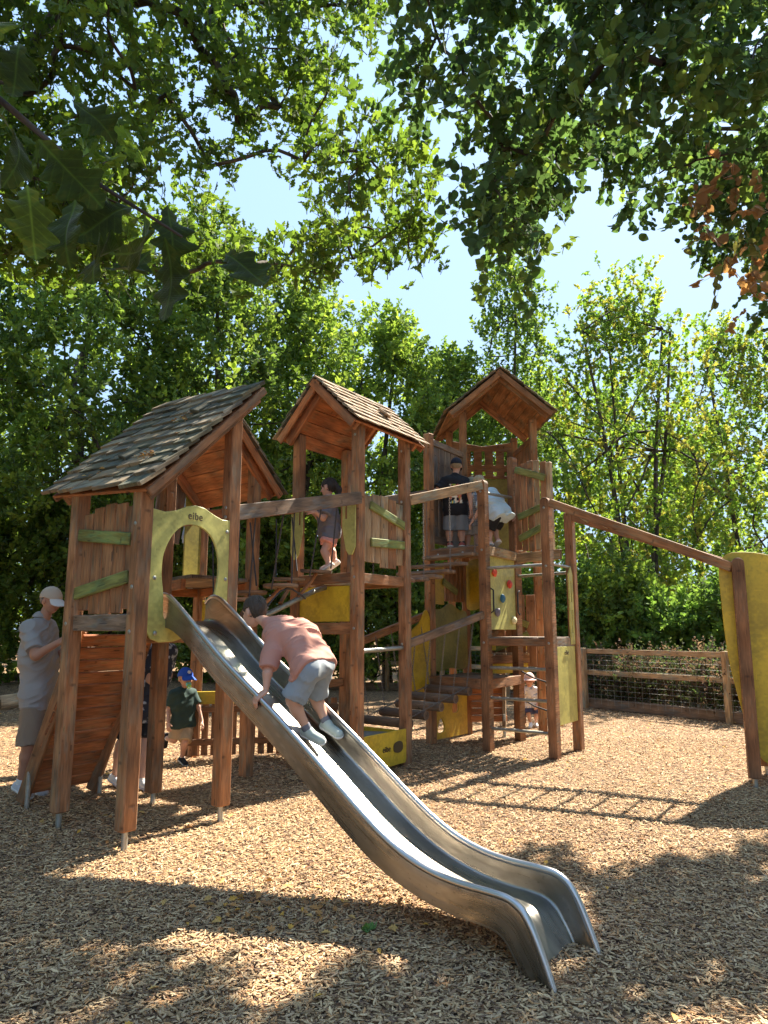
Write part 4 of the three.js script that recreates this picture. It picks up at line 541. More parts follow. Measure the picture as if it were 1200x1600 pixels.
{ // a low bough close to the camera
  const t = thing('near_oak_bough', 'low oak bough with large lobed leaves close by at the upper left', 'branch', [-1.3, 2.2, -1.1]);
  const pts = [V(-1.3, 2.75, -1.0), V(-0.95, 2.62, -1.15), V(-0.72, 2.45, -1.25), V(-0.55, 2.3, -1.25), V(-0.4, 2.22, -1.3)]; tube('twig', pts, [0.011, 0.009, 0.007, 0.005, 0.003], BARK, t, 6);
  const geo = [1, 2, 3].map(k => { const pos = [], col = []; leafInto(pos, col, OUT.oakFine, 0.135, new THREE.Matrix4(), 1, 0.18); const g = new THREE.BufferGeometry(); const p = new Float32Array(pos); for (let i = 0; i < p.length; i += 3) p[i + 2] += 0.02 * Math.sin(p[i + 1] * 30 + k * 2) + 0.012 * Math.sin(p[i] * 60 + k); const uv = []; for (let i = 0; i < p.length; i += 3) { uv.push(p[i] / 0.135 * 0.7 + 0.5, p[i + 1] / 0.135); p[i + 2] += 0.10 * p[i] * p[i] / 0.03 * (k - 2) * 0.4 + 0.018 * Math.sin(p[i + 1] * 22 + k * 3) * (p[i] / 0.03); } g.setAttribute('uv', new THREE.Float32BufferAttribute(uv, 2)); g.setAttribute('position', new THREE.BufferAttribute(p, 3)); g.computeVertexNormals(); return g; });
  const veins = dataTex(256, 256, (u, v, o) => { const x = Math.abs(u - 0.5), mid = Math.exp(-x * x * 9000), lat = Math.exp(-Math.pow(((v - x * 1.1) * 8.4 % 1 + 1) % 1 - 0.5, 2) * 260) * 0.5, bl = tnoise(u * 9, v * 9, 9, 9, 5) * 0.6 + tnoise(u * 30, v * 30, 30, 30, 6) * 0.4; let s = 0.72 + 0.3 * Math.max(mid, lat) + 0.3 * (bl - 0.5); o[0] = s * (bl > 0.66 ? 1.1 : 1); o[1] = s; o[2] = s * 0.9; }, true);
  const mats = [[0.075, 0.13, 0.018], [0.06, 0.105, 0.016], [0.16, 0.25, 0.03]].map(c => new THREE.MeshPhysicalMaterial({ color: lin(...c), map: veins, bumpMap: veins, bumpScale: 0.0015, specularIntensity: 0.3, transmission: 0.5, thickness: 0, roughness: 0.9, side: THREE.DoubleSide })), r = rng(51);
  [[-0.78, 2.69, -1.25], [-0.70, 2.56, -1.2], [-0.73, 2.42, -1.2], [-0.66, 2.58, -1.35], [-0.62, 2.32, -1.15], [-0.58, 2.36, -1.3], [-0.55, 2.2, -1.12], [-0.5, 2.28, -1.3], [-0.42, 2.17, -1.15], [-0.44, 2.33, -1.35], [-0.58, 2.16, -1.05], [-0.40, 2.16, -1.2], [-0.5, 2.17, -1.2], [-0.36, 2.29, -1.5], [-0.66, 2.25, -1.1], [-0.82, 2.5, -1.15], [-0.68, 2.3, -1.3], [-0.47, 2.2, -1.32]].forEach(([x, y, z], k) => { const m = new THREE.Mesh(geo[k % 3], mats[k % 5 === 0 ? 2 : k % 2]); m.name = 'leaf'; m.position.set(x, y, z); m.rotation.set(Math.PI - 0.5 + r() * 1.0, r() * 1.6 - 0.8, (r() - 0.5) * 1.8); m.scale.setScalar(0.8 + 0.35 * r()); m.castShadow = true; m.updateMatrixWorld(true); t.attach(m); });
}
// woodland behind the fence
const G_DARK = [[0.140, 0.222, 0.028], [0.170, 0.257, 0.032], [0.105, 0.176, 0.028], [0.257, 0.351, 0.040]], G_MID = [[0.167, 0.259, 0.030], [0.207, 0.299, 0.034], [0.132, 0.207, 0.030], [0.299, 0.391, 0.044]], G_YEL = [[0.22, 0.32, 0.028], [0.18, 0.29, 0.028], [0.28, 0.35, 0.032], [0.14, 0.24, 0.028], [0.32, 0.31, 0.04]], G_SHRUB = [[0.149, 0.253, 0.034], [0.196, 0.310, 0.040], [0.115, 0.196, 0.034]];
function woodTree(name, label, [x, z], h, rx, { kind = 'small', pal = G_DARK, n = 26, per = 68, low = 0.22, seed = 1, r0 = 0.14, lean = 0, stems = 1, group = 'trees behind the fence', clump = 0.26, scale = 1, sparse = 1 } = {}) {
  const y0 = groundY(x, z), t = thing(name, label, 'tree', [x, y0, z], group), r = rng(seed), cl = [];
  for (let k = 0; k < n; k++) { const f = (k + 0.5) / n, y = lerp(low, 1, f), prof = Math.sin(Math.PI * Math.pow(clamp((y - low) / (1 - low), 0.02, 0.98), 0.75)) * 0.85 + 0.15, a = k * 2.4 + r() * 0.8, d = rx * prof * Math.sqrt(0.15 + 0.85 * r()); cl.push([x + lean * y * h * 0.1 + Math.cos(a) * d, y0 + y * h - rx * clump * 0.5, z + Math.sin(a) * d * 0.8, rx * clump * (0.8 + 0.5 * r()) + 0.25]); }
  for (let s = 0; s < stems; s++) { const a = s * 2.2 + 0.4, o = stems > 1 ? 1 : 0, tp = [[x + o * 0.1 * Math.cos(a), y0 - 0.15, z + o * 0.1 * Math.sin(a)], [x + o * 0.5 * Math.cos(a) + (r() - 0.5) * 0.3, y0 + h * 0.28, z + o * 0.4 * Math.sin(a)], [x + lean * h * 0.05 + o * 1.1 * Math.cos(a) + (r() - 0.5) * 0.5, y0 + h * 0.55, z + o * 0.8 * Math.sin(a)], [x + lean * h * 0.09 + o * 1.5 * Math.cos(a) + (r() - 0.5) * 0.4, y0 + h * 0.85, z + o * Math.sin(a)]]; trunkMesh(t, tp, r0, r0 * 0.3); limbs(t, tp, r0 * 0.7, cl.filter((_, k) => k % stems === s), seed + 7 + s, { k: 0.016, rMin: 0.012, twigs: 2, sides: 5 }); }
  crown(t, 'crown', kind, cl, per * sparse, pal, seed + 3, { scale });
  return t;
}

[ // x, z, height, radius, options
  ['broadleaf_tree', 'dark green tree at the far left edge behind the fence', [-9.6, -15.2], 10.5, 2.7, { seed: 101, pal: G_DARK }],
  ['broadleaf_tree', 'dense dark tree behind the man in the cap', [-6.7, -15.6], 11.2, 2.6, { seed: 102, pal: G_DARK, n: 30 }],
  ['broadleaf_tree', 'dark tree rising directly behind the mossy tower roof', [-4.3, -16.6], 11.0, 2.4, { seed: 103, pal: G_DARK, n: 30 }],
  ['broadleaf_tree', 'mid green tree between the two front tower roofs', [-2.2, -18.2], 10.6, 2.3, { seed: 104, pal: G_MID, n: 30 }],
  ['broadleaf_tree', 'mid green tree behind the pale shingle roof', [0.1, -19.6], 10.4, 2.3, { seed: 105, pal: G_MID, n: 28 }],
  ['broadleaf_tree', 'rounded green tree just left of the tallest tower roof', [2.0, -20.6], 9.6, 2.0, { seed: 106, pal: G_MID }],
  ['birch_tree', 'slender open birch rising behind the tallest tower roof', [4.15, -21], 13.2, 1.5, { seed: 107, pal: G_DARK, n: 26, per: 34, r0: 0.11, low: 0.3, clump: 0.36 }],
  ['field_maple', 'yellow green maple with several bare stems right of the tall tower', [6.9, -19.6], 11.6, 2.9, { seed: 108, pal: G_YEL, kind: 'maple', n: 40, per: 44, stems: 4, r0: 0.1, low: 0.2, clump: 0.3 }],
  ['field_maple', 'yellow green maple further right behind the sloping ladder', [12.2, -23.5], 12, 2.7, { seed: 109, pal: G_YEL, kind: 'maple', n: 36, per: 46, stems: 2, r0: 0.12 }],
  ['broadleaf_tree', 'open green tree at the far right edge', [15.5, -22.5], 12, 2.6, { seed: 110, pal: G_MID, n: 28, per: 55 }],
].forEach(a => woodTree(...a));
const ORD = ['first', 'second', 'third', 'fourth', 'fifth', 'sixth', 'seventh', 'eighth', 'ninth', 'tenth', 'eleventh'];
[[-9.5, -8.5], [-9, -2.5], [-7.5, 4], [8.5, 5], [10.5, -1], [11.5, -6.5]].forEach(([x, z], k) => woodTree('surrounding_tree', `tree standing outside the picture, ${ORD[k]} clockwise from the left edge`, [x, z], 9.5 + (k % 3), 3.0, { kind: 'big', pal: G_DARK, n: 24, per: 40, seed: 230 + k, group: 'trees round the clearing', low: 0.1, r0: 0.2 }));
for (let k = 0; k < 10; k++) woodTree('distant_tree', `distant tree in the wood behind the others, ${ORD[k]} from the left`, [-24 + k * 5.0, -30 - (k % 3) * 3], 11.5 + (k % 2) * 1.5 - (k > 3 && k < 6 ? 2.5 : 0), 3.4, { kind: 'big', pal: k > 5 ? G_YEL.slice(1, 4).concat(G_MID) : G_DARK, n: 22, per: 46, seed: 140 + k, group: 'distant trees', low: 0.03, r0: 0.2 });
function shrub(name, label, [x, z], h, rx, { kind = 'small', pal = G_SHRUB, per = 75, n = 9, seed = 1, group = 'shrubs along the fence', scale = 0.85 } = {}) {
  const y0 = groundY(x, z), t = thing(name, label, 'shrub', [x, y0, z], group), r = rng(seed), cl = []; for (let k = 0; k < n; k++) { const a = k * 2.4, f = (k + 0.6) / n, d = rx * Math.sqrt(r()) * (1.05 - 0.6 * f); cl.push([x + Math.cos(a) * d, y0 + 0.25 + f * (h - 0.5), z + Math.sin(a) * d * 0.7, rx * 0.38 + 0.18]); }
  limbs(t, [[x, y0 - 0.1, z], [x, y0 + 0.3, z]], 0.05, cl, seed + 1, { k: 0.013, rMin: 0.007, twigs: 3, name: 'stems' }); crown(t, 'foliage', kind, cl, per, pal, seed + 2, { scale }); return t;
}
const rs = rng(61);
for (let k = 0; k < 11; k++) shrub('evergreen_shrub', `dark evergreen shrub in the hedge behind the left fence, ${ORD[k]} from the left`, [-13 + k * 1.25 + rs() * 0.4, -15.2 - k * 0.36 + rs() * 0.6], 3.4 + rs() * 1.4, 1.25, { pal: G_DARK, seed: 160 + k, n: 14, per: 66, group: 'hedge shrubs behind the left fence' });
for (let k = 0; k < 9; k++) shrub('leafy_shrub', `sunlit leafy shrub behind the wire fence, ${ORD[k]} from the left`, [1.4 + k * 0.95 + rs() * 0.3, -18.9 + k * 0.62 + rs() * 0.4], 2.2 + rs() * 0.7 - (k > 4 ? 0.3 : 0), 1.05, { pal: k % 3 === 1 ? G_MID : G_SHRUB, seed: 180 + k, n: 12, per: 66, group: 'shrubs behind the wire fence' });
for (let k = 0; k < 8; k++) shrub('bramble', `low brown and green bramble along the wire fence, ${ORD[k]} from the left`, [3.7 + k * 0.42 + rs() * 0.2, -15.2 + k * 0.62], 0.75 + 0.3 * rs(), 0.55, { kind: 'bramble', pal: [[0.10, 0.12, 0.035], [0.17, 0.11, 0.06], [0.12, 0.07, 0.04], [0.08, 0.12, 0.03]], seed: 200 + k, n: 7, per: 60, group: 'brambles along the wire fence' });
// ---------------------------------------------------------------- people: distance fields meshed with surface nets
function surfaceNets(f, lo, hi, c) {
  const n = [0, 1, 2].map(k => Math.ceil((hi[k] - lo[k]) / c) + 2), [nx, ny, nz] = n, val = new Float32Array(nx * ny * nz).fill(9), id = (x, y, z) => (z * ny + y) * nx + x;
  const Bk = 8, reach = Bk * c * 0.9;
  for (let bz = 0; bz < nz; bz += Bk) for (let by = 0; by < ny; by += Bk) for (let bx = 0; bx < nx; bx += Bk) {
    const d = f(lo[0] + (bx + Bk / 2) * c, lo[1] + (by + Bk / 2) * c, lo[2] + (bz + Bk / 2) * c), far = Math.abs(d) > reach * 1.35 + 0.02;
    for (let z = bz; z < Math.min(nz, bz + Bk); z++) for (let y = by; y < Math.min(ny, by + Bk); y++) for (let x = bx; x < Math.min(nx, bx + Bk); x++) val[id(x, y, z)] = far ? d : f(lo[0] + x * c, lo[1] + y * c, lo[2] + z * c);
  }
  const vid = new Int32Array(nx * ny * nz).fill(-1), pos = [], idx = [];
  for (let z = 0; z + 1 < nz; z++) for (let y = 0; y + 1 < ny; y++) for (let x = 0; x + 1 < nx; x++) {
    let m = 0, sx = 0, sy = 0, sz = 0; const v = []; for (let k = 0; k < 8; k++) { v[k] = val[id(x + (k & 1), y + (k >> 1 & 1), z + (k >> 2))]; if (v[k] < 0) m |= 1 << k; } if (m === 0 || m === 255) continue;
    let cnt = 0; for (let a = 0; a < 8; a++) for (const bit of [1, 2, 4]) { if (a & bit) continue; const b = a | bit; if ((v[a] < 0) === (v[b] < 0)) continue; const t = v[a] / (v[a] - v[b]); sx += (a & 1) + (bit === 1 ? t : 0); sy += (a >> 1 & 1) + (bit === 2 ? t : 0); sz += (a >> 2) + (bit === 4 ? t : 0); cnt++; }
    vid[id(x, y, z)] = pos.length / 3; pos.push(lo[0] + (x + sx / cnt) * c, lo[1] + (y + sy / cnt) * c, lo[2] + (z + sz / cnt) * c);
  }
  for (let z = 1; z + 1 < nz; z++) for (let y = 1; y + 1 < ny; y++) for (let x = 1; x + 1 < nx; x++) {
    const a = val[id(x, y, z)] < 0;
    const q = (p, r, s, t, flip) => { if (p < 0 || r < 0 || s < 0 || t < 0) return; flip ? idx.push(p, s, r, p, t, s) : idx.push(p, r, s, p, s, t); };
    if (a !== (val[id(x + 1, y, z)] < 0)) q(vid[id(x, y - 1, z - 1)], vid[id(x, y, z - 1)], vid[id(x, y, z)], vid[id(x, y - 1, z)], !a);
    if (a !== (val[id(x, y + 1, z)] < 0)) q(vid[id(x - 1, y, z - 1)], vid[id(x - 1, y, z)], vid[id(x, y, z)], vid[id(x, y, z - 1)], !a);
    if (a !== (val[id(x, y, z + 1)] < 0)) q(vid[id(x - 1, y - 1, z)], vid[id(x, y - 1, z)], vid[id(x, y, z)], vid[id(x - 1, y, z)], !a);
  }
  const nor = [], e = c * 0.5; for (let k = 0; k < pos.length; k += 3) { const x = pos[k], y = pos[k + 1], z = pos[k + 2]; let a = f(x + e, y, z) - f(x - e, y, z), b = f(x, y + e, z) - f(x, y - e, z), d = f(x, y, z + e) - f(x, y, z - e); const l = Math.hypot(a, b, d) || 1; nor.push(a / l, b / l, d / l); }
  const g = new THREE.BufferGeometry(); g.setAttribute('position', new THREE.Float32BufferAttribute(pos, 3)); g.setAttribute('normal', new THREE.Float32BufferAttribute(nor, 3)); g.setIndex(idx); return g;
}
const smin = (a, b, k) => { const h = Math.max(k - Math.abs(a - b), 0) / k; return Math.min(a, b) - h * h * k * 0.25; };
function coneD(c, x, y, z) { const ax = x - c.a[0], ay = y - c.a[1], az = z - c.a[2]; let t = (ax * c.d[0] + ay * c.d[1] + az * c.d[2]) * c.il; t = t < 0 ? 0 : t > 1 ? 1 : t; return Math.hypot(ax - c.d[0] * t, ay - c.d[1] * t, az - c.d[2] * t) - (c.ra + (c.rb - c.ra) * t); }
const cone = (a, b, ra, rb) => { const d = [b[0] - a[0], b[1] - a[1], b[2] - a[2]]; return { a, d, ra, rb, b, il: 1 / Math.max(1e-9, d[0] * d[0] + d[1] * d[1] + d[2] * d[2]) }; };
function bounds(cs, pad) { const lo = [1e9, 1e9, 1e9], hi = [-1e9, -1e9, -1e9]; for (const c of cs) for (const [p, r] of [[c.a, c.ra], [c.b, c.rb]]) for (let k = 0; k < 3; k++) { lo[k] = Math.min(lo[k], p[k] - r - pad); hi[k] = Math.max(hi[k], p[k] + r + pad); } return [lo, hi]; }
const union = (cs, k) => (x, y, z) => { let d = coneD(cs[0], x, y, z); for (let i = 1; i < cs.length; i++) d = smin(d, coneD(cs[i], x, y, z), k); return d; };
const mixp = (a, b, t) => [0, 1, 2].map(k => a[k] + (b[k] - a[k]) * t), subp = (a, b) => [0, 1, 2].map(k => a[k] - b[k]), addp = (a, b, s = 1) => [0, 1, 2].map(k => a[k] + b[k] * s), lenp = a => Math.hypot(...a), nrm = a => { const l = lenp(a) || 1; return a.map(v => v / l); }, crs = (a, b) => [a[1] * b[2] - a[2] * b[1], a[2] * b[0] - a[0] * b[2], a[0] * b[1] - a[1] * b[0]], dotp = (a, b) => a[0] * b[0] + a[1] * b[1] + a[2] * b[2];
const ell = (qx, qy, qz, rx, ry, rz) => { const a = Math.hypot(qx / rx, qy / ry, qz / rz), b = Math.hypot(qx / rx / rx, qy / ry / ry, qz / rz / rz); return b > 1e-9 ? a * (a - 1) / b : -Math.min(rx, ry, rz); };
const cloth = (r, g, b, rough = 0.9) => new THREE.MeshPhysicalMaterial({ sheen: rough > 0.8 ? 0.25 : 0, sheenRoughness: 0.6, sheenColor: lin(r, g, b), color: lin(r, g, b), roughness: rough });
const SKINS = { fair: [0.56, 0.30, 0.20], tan: [0.42, 0.205, 0.125] };
function skinMat(k) { return new THREE.MeshPhysicalMaterial({ color: lin(...SKINS[k]), roughness: 0.55 }); }

function person(o) {
  const base = o.base, J = {}; for (const k in o.J) J[k] = subp(o.J[k], base);
  const H = o.H, s = H / 1.75, sr = s * (H < 1.4 ? 1.13 : 1.0) * (o.fat || 1), hs = o.headScale || (H < 1.4 ? 0.9 : 1);
  const t = thing('person', o.label, 'person', base);
  const pm = mixp(J.hipL, J.hipR, 0.5), up = nrm(subp(J.neck, pm)), down = up.map(v => -v);
  // head frame
  const f = nrm(o.face), r0 = nrm(crs(f, o.hup || [0, 1, 0])), u = crs(r0, f), hc = J.head;
  const toHead = (x, y, z) => { const q = [x - hc[0], y - hc[1], z - hc[2]]; return [dotp(q, r0) / hs, dotp(q, u) / hs, dotp(q, f) / hs]; };
  const headF = (x, y, z) => {
    const [a, b, c] = toHead(x, y, z), m = Math.abs(a); let d = ell(a, b - 0.02, c + 0.012, 0.074, 0.094, 0.09);
    d = smin(d, ell(a, b + 0.048, c - 0.026, 0.053, 0.062, 0.056), 0.03); d = smin(d, ell(a, b - 0.028, c - 0.066, 0.045, 0.013, 0.02), 0.02);
    d = smin(d, coneD(NOSE, m, b, c), 0.012); d = smin(d, ell(m - 0.077, b + 0.008, c + 0.004, 0.011, 0.03, 0.019), 0.008); d = smin(d, ell(m - 0.034, b + 0.026, c - 0.055, 0.022, 0.02, 0.02), 0.02);
    d = Math.max(d, -ell(m - 0.031, b - 0.004, c - 0.088, 0.017, 0.0095, 0.012)); d = smin(d, ell(a, b + 0.057, c - 0.077, 0.024, 0.005, 0.008), 0.006); d = smin(d, ell(a, b + 0.068, c - 0.074, 0.02, 0.006, 0.009), 0.006);
    return d * hs;
  };
  const neckC = [cone(addp(J.neck, up, -0.03 * s), addp(hc, u, -0.03 * hs), 0.052 * sr, 0.046 * sr)];
  const shIn = k => mixp(J['sh' + k], J.neck, 0.42), arch = o.arch || [0, 0, 0], torso = e => ['L', 'R'].flatMap(k => { const p = addp(shIn(k), up, -0.05 * s), q = addp(J['hip' + k], up, 0.03 * s), m = addp(mixp(p, q, 0.45), arch); return [cone(p, m, 0.083 * sr + e, 0.09 * sr + e), cone(m, q, 0.09 * sr + e, 0.086 * sr + e * 0.8)]; }).concat([cone(J.shL, J.shR, 0.052 * sr + e * 0.8, 0.052 * sr + e * 0.8), cone(addp(mixp(J.shL, J.shR, 0.5), up, -0.12 * s), addp(pm, up, 0.08 * s), 0.095 * sr + e, 0.1 * sr + e), cone(J.neck, mixp(J.shL, J.shR, 0.5), 0.05 * sr + e * 0.5, 0.06 * sr + e * 0.6)]);
  const armR = [0.05, 0.041, 0.042, 0.027].map(v => v * sr), legR = [0.083, 0.057, 0.055, 0.036].map(v => v * sr), limbs = [], feet = [];
  for (const k of ['L', 'R']) {
    limbs.push(cone(J['sh' + k], J['el' + k], armR[0], armR[1]), cone(J['el' + k], J['wr' + k], armR[2], armR[3]));
    const kn = J['knee' + k], an = J['ank' + k], calf = mixp(kn, an, 0.3), back = nrm(subp(mixp(kn, an, 0.5), addp(an, subp(J['toe' + k], an), 0.5)));
    limbs.push(cone(J['hip' + k], kn, legR[0], legR[1]), cone(kn, addp(calf, back, 0.012 * sr), legR[2], legR[2] * 1.02), cone(addp(calf, back, 0.012 * sr), an, legR[2] * 0.98, legR[3]));
    const fd = nrm(subp(J['toe' + k], an)); feet.push(cone(addp(an, fd, -0.02 * s), J['toe' + k], 0.034 * sr, 0.027 * sr));
  }
  const bodyCs = [...torso(0), cone(J.hipL, J.hipR, 0.092 * sr, 0.092 * sr), ...neckC, ...limbs, ...feet], [lo, hi] = bounds(bodyCs, 0.02);
  const geos = [surfaceNets(union(bodyCs, 0.03 * s), lo, hi, H > 1.4 ? 0.013 : 0.011)];
  const R = 0.145 * hs; geos.push(surfaceNets(headF, hc.map(v => v - R), hc.map(v => v + R), 0.0055));
  for (const k of ['L', 'R']) { // palm, four fingers of two joints, thumb from the side
    const w = J['wr' + k], d = nrm((o.hand && o.hand[k]) || subp(w, J['el' + k])), pn = nrm((() => { let v = (o.palm && o.palm[k]) || subp(pm, w); const q = dotp(v, d); return subp(v, d.map(x => x * q)); })()), side = nrm(crs(d, pn)), sg = (o.thumb && o.thumb[k]) || (dotp(side, f) > 0 ? 1 : -1), Lh = 0.108 * H, fr = 0.0088 * Math.pow(s, 0.6), curl = (o.curl && o.curl[k]) ?? 0.45, cs = [];
    const kn = i => addp(addp(w, d, Lh * 0.5), side, sg * (0.5 - i / 3) * Lh * 0.4);
    for (let i = 0; i < 4; i++) { cs.push(cone(addp(w, side, sg * (0.5 - i / 3) * Lh * 0.2), kn(i), fr * 1.7, fr * 1.35)); const L = Lh * [0.44, 0.5, 0.46, 0.36][i], d1 = nrm(addp(d, pn, curl)), d2 = nrm(addp(d, pn, curl * 3.2)), m = addp(kn(i), d1, L * 0.5); cs.push(cone(kn(i), m, fr * 1.1, fr), cone(m, addp(m, d2, L * 0.5), fr, fr * 0.8)); }
    const tb = addp(addp(w, d, Lh * 0.16), side, sg * Lh * 0.18), t1 = addp(tb, nrm(addp(addp(d, side, sg * 0.9), pn, 0.5)), Lh * 0.22); cs.push(cone(tb, t1, fr * 1.5, fr * 1.15), cone(t1, addp(t1, nrm(addp(addp(d, side, sg * 0.35), pn, 0.5)), Lh * 0.2), fr * 1.15, fr * 0.85));
    const [a, b] = bounds(cs, 0.01); geos.push(surfaceNets(union(cs, fr * 0.7), a, b, 0.0045));
  }
  const skin = skinMat(o.skin || 'fair'), add = (name, g, m, par = t) => { const e = new THREE.Mesh(g, m); e.name = name; e.castShadow = e.receiveShadow = true; par.add(e); return e; };
  const body = add('body', mergeGeometries(geos), skin);
  const fa = nrm(addp(up, r0, 0.5)), fb = nrm(crs(fa, f)), fc = crs(fa, fb), fold = (amp, f1, f2) => (x, y, z) => { const p = [x, y, z], a = dotp(p, fa), b = dotp(p, fb), c = dotp(p, fc), w = noise3(b * 6 + 50, a * 6 + 50, c * 6 + 50, 3) * 0.9, n = noise3(b * f2 + 50 + w, a * f1 + 50, c * f2 + 50, 9), m = noise3(b * f2 * 1.7 + 80, a * f1 * 1.9 + w + 50, c * f2 * 1.7 + 20, 12); return -amp * (Math.pow(1 - Math.abs(2 * n - 1), 2) - 0.4) * 0.75 - amp * 0.3 * (Math.pow(1 - Math.abs(2 * m - 1), 2) - 0.4); };
  let pelvisF = null, shortsF = null;
  if (o.shorts) {
    const e = o.shorts.loose ?? 0.022, fr = o.shorts.to ?? 0.8, legs = [], waist = addp(pm, up, 0.1 * s), cs = [cone(J.hipL, J.hipR, 0.092 * sr + 0.012, 0.092 * sr + 0.012), cone(addp(J.hipL, up, 0.07 * s), addp(J.hipR, up, 0.07 * s), 0.088 * sr + 0.008, 0.088 * sr + 0.008)];
    for (const k of ['L', 'R']) { const kn = J['knee' + k], end = fr <= 1 ? mixp(J['hip' + k], kn, fr) : mixp(kn, J['ank' + k], fr - 1), segs = fr <= 1 ? [cone(J['hip' + k], end, legR[0] + 0.012, lerp(legR[0], legR[1], fr) + e * 1.5)] : [cone(J['hip' + k], kn, legR[0] + 0.012, legR[1] + e * 1.2), cone(kn, end, legR[1] + e * 1.2, legR[1] + e * 1.4)]; legs.push({ segs, end, dir: nrm(subp(end, fr <= 1 ? J['hip' + k] : kn)) }); }
    const ft = union(cs, 0.05 * s), wr = fold(o.shorts.fold ?? 0.014, 5, 13), sf = (x, y, z) => { let d = Math.max(ft(x, y, z), (x - waist[0]) * up[0] + (y - waist[1]) * up[1] + (z - waist[2]) * up[2]); for (const q of legs) { let c = coneD(q.segs[0], x, y, z); for (let i = 1; i < q.segs.length; i++) c = smin(c, coneD(q.segs[i], x, y, z), 0.03); const cap = (x - q.end[0]) * q.dir[0] + (y - q.end[1]) * q.dir[1] + (z - q.end[2]) * q.dir[2]; d = smin(d, Math.max(c, cap), 0.02 * s); } return d + wr(x, y, z); };
    pelvisF = ft; shortsF = sf; const [a, b] = bounds([...cs, ...legs.flatMap(q => q.segs)], 0.03); add('shorts', surfaceNets(sf, a, b, 0.011), o.shorts.mat);
  }
  if (o.shirt) {
    const e = o.shirt.loose ?? 0.02, hem = addp(pm, down, (o.shirt.len ?? 0.08) * s), fr = o.shirt.sleeve ?? 0.6, cs = torso(e * s + 0.006), slv = [];
    for (const k of ['L', 'R']) { cs.push(cone(J['hip' + k], addp(J['hip' + k], down, (o.shirt.len ?? 0.08) * s + 0.03), 0.086 * sr + e * 0.8, 0.09 * sr + e * 0.8)); const end = mixp(J['sh' + k], J['el' + k], Math.min(fr, 1)); slv.push({ c: cone(J['sh' + k], end, armR[0] + e * 0.9, armR[0] * lerp(1, 0.85, fr) + e * 1.25), end, dir: nrm(subp(end, J['sh' + k])) }); }
    cs.push(cone(addp(J.hipL, up, 0.02), addp(J.hipR, up, 0.02), 0.092 * sr + 0.022, 0.092 * sr + 0.022)); const ft = union(cs, 0.05 * s), wr = fold(o.shirt.fold ?? 0.018, 15, 4.5), sf = (x, y, z) => { let d = Math.max(ft(x, y, z), (x - hem[0]) * down[0] + (y - hem[1]) * down[1] + (z - hem[2]) * down[2]); for (const q of slv) d = smin(d, Math.max(coneD(q.c, x, y, z), (x - q.end[0]) * q.dir[0] + (y - q.end[1]) * q.dir[1] + (z - q.end[2]) * q.dir[2]), 0.03 * s); d += wr(x, y, z); if (pelvisF) d = smin(d, Math.max(shortsF(x, y, z) - 0.011, pelvisF(x, y, z) - 0.045, (x - hem[0]) * down[0] + (y - hem[1]) * down[1] + (z - hem[2]) * down[2]), 0.012); return d; };
    const [a, b] = bounds([...cs, ...slv.map(q => q.c)], 0.03), g = surfaceNets(sf, a, b, 0.011); let mat = o.shirt.mat;
    if (o.shirt.print) { const p = g.attributes.position, col = []; const bk = nrm(crs(nrm(subp(J.shL, J.shR)), up)); const mid0 = mixp(mixp(J.shL, J.shR, 0.5), pm, 0.42), rt = nrm(subp(J.shR, J.shL)); for (let k = 0; k < p.count; k++) { const q = subp([p.getX(k), p.getY(k), p.getZ(k)], mid0); col.push(...o.shirt.print(dotp(q, rt), dotp(q, up), dotp(q, bk), q)); } g.setAttribute('color', new THREE.Float32BufferAttribute(col, 3)); mat = mat.clone(); mat.vertexColors = true; }
    const sh = add(o.shirt.name || 't_shirt', g, mat);
    if (o.shirt.collar) { const cc = [cone(addp(J.neck, r0, -0.03), addp(J.neck, r0, 0.03), 0.062 * sr, 0.062 * sr)], pl = addp(J.neck, up, 0.035); const cf = (x, y, z) => Math.max(Math.max(coneD(cc[0], x, y, z), -(coneD(cc[0], x, y, z) + 0.012)), Math.abs((x - pl[0]) * up[0] + (y - pl[1]) * up[1] + (z - pl[2]) * up[2]) - 0.028); const [a2, b2] = bounds(cc, 0.03); add('collar', surfaceNets(cf, a2, b2, 0.008), mat, sh); }
  }
  for (const k of ['L', 'R']) if (o.shoes) {
    const an = J['ank' + k], fd = nrm(subp(J['toe' + k], an)), side = nrm(crs(fd, subp(J['knee' + k], an))), fu = nrm(crs(side, fd)).map(v => -v), fup = dotp(fu, subp(J['knee' + k], an)) > 0 ? fu : fu.map(v => -v);
    const heel = addp(addp(an, fd, -0.035 * s), fup, -0.012 * s), toe = J['toe' + k], cs = [cone(heel, toe, 0.043 * sr, 0.036 * sr), cone(addp(heel, fup, -0.015 * s), addp(toe, fup, -0.012 * s), 0.042 * sr, 0.038 * sr)].concat(o.shoes.low ? [] : [cone(addp(an, fup, 0.015 * s), heel, 0.044 * sr, 0.044 * sr)]), sole = addp(toe, fup, -0.034 * sr);
    const ff = union(cs, 0.02), cut = (x, y, z) => -((x - sole[0]) * fup[0] + (y - sole[1]) * fup[1] + (z - sole[2]) * fup[2]); const sf = (x, y, z) => Math.max(ff(x, y, z), cut(x, y, z)); const [a, b] = bounds(cs, 0.02);
    const sh = add('shoe', surfaceNets(sf, a, b, 0.008), o.shoes.mat); if (o.shoes.sole) { const so = (x, y, z) => Math.max(Math.max(ff(x, y, z) - 0.004, cut(x, y, z) - 0.006), -cut(x, y, z) - 0.014 * s - 0.004); add('sole', surfaceNets(so, a, b, 0.006), o.shoes.sole, sh); }
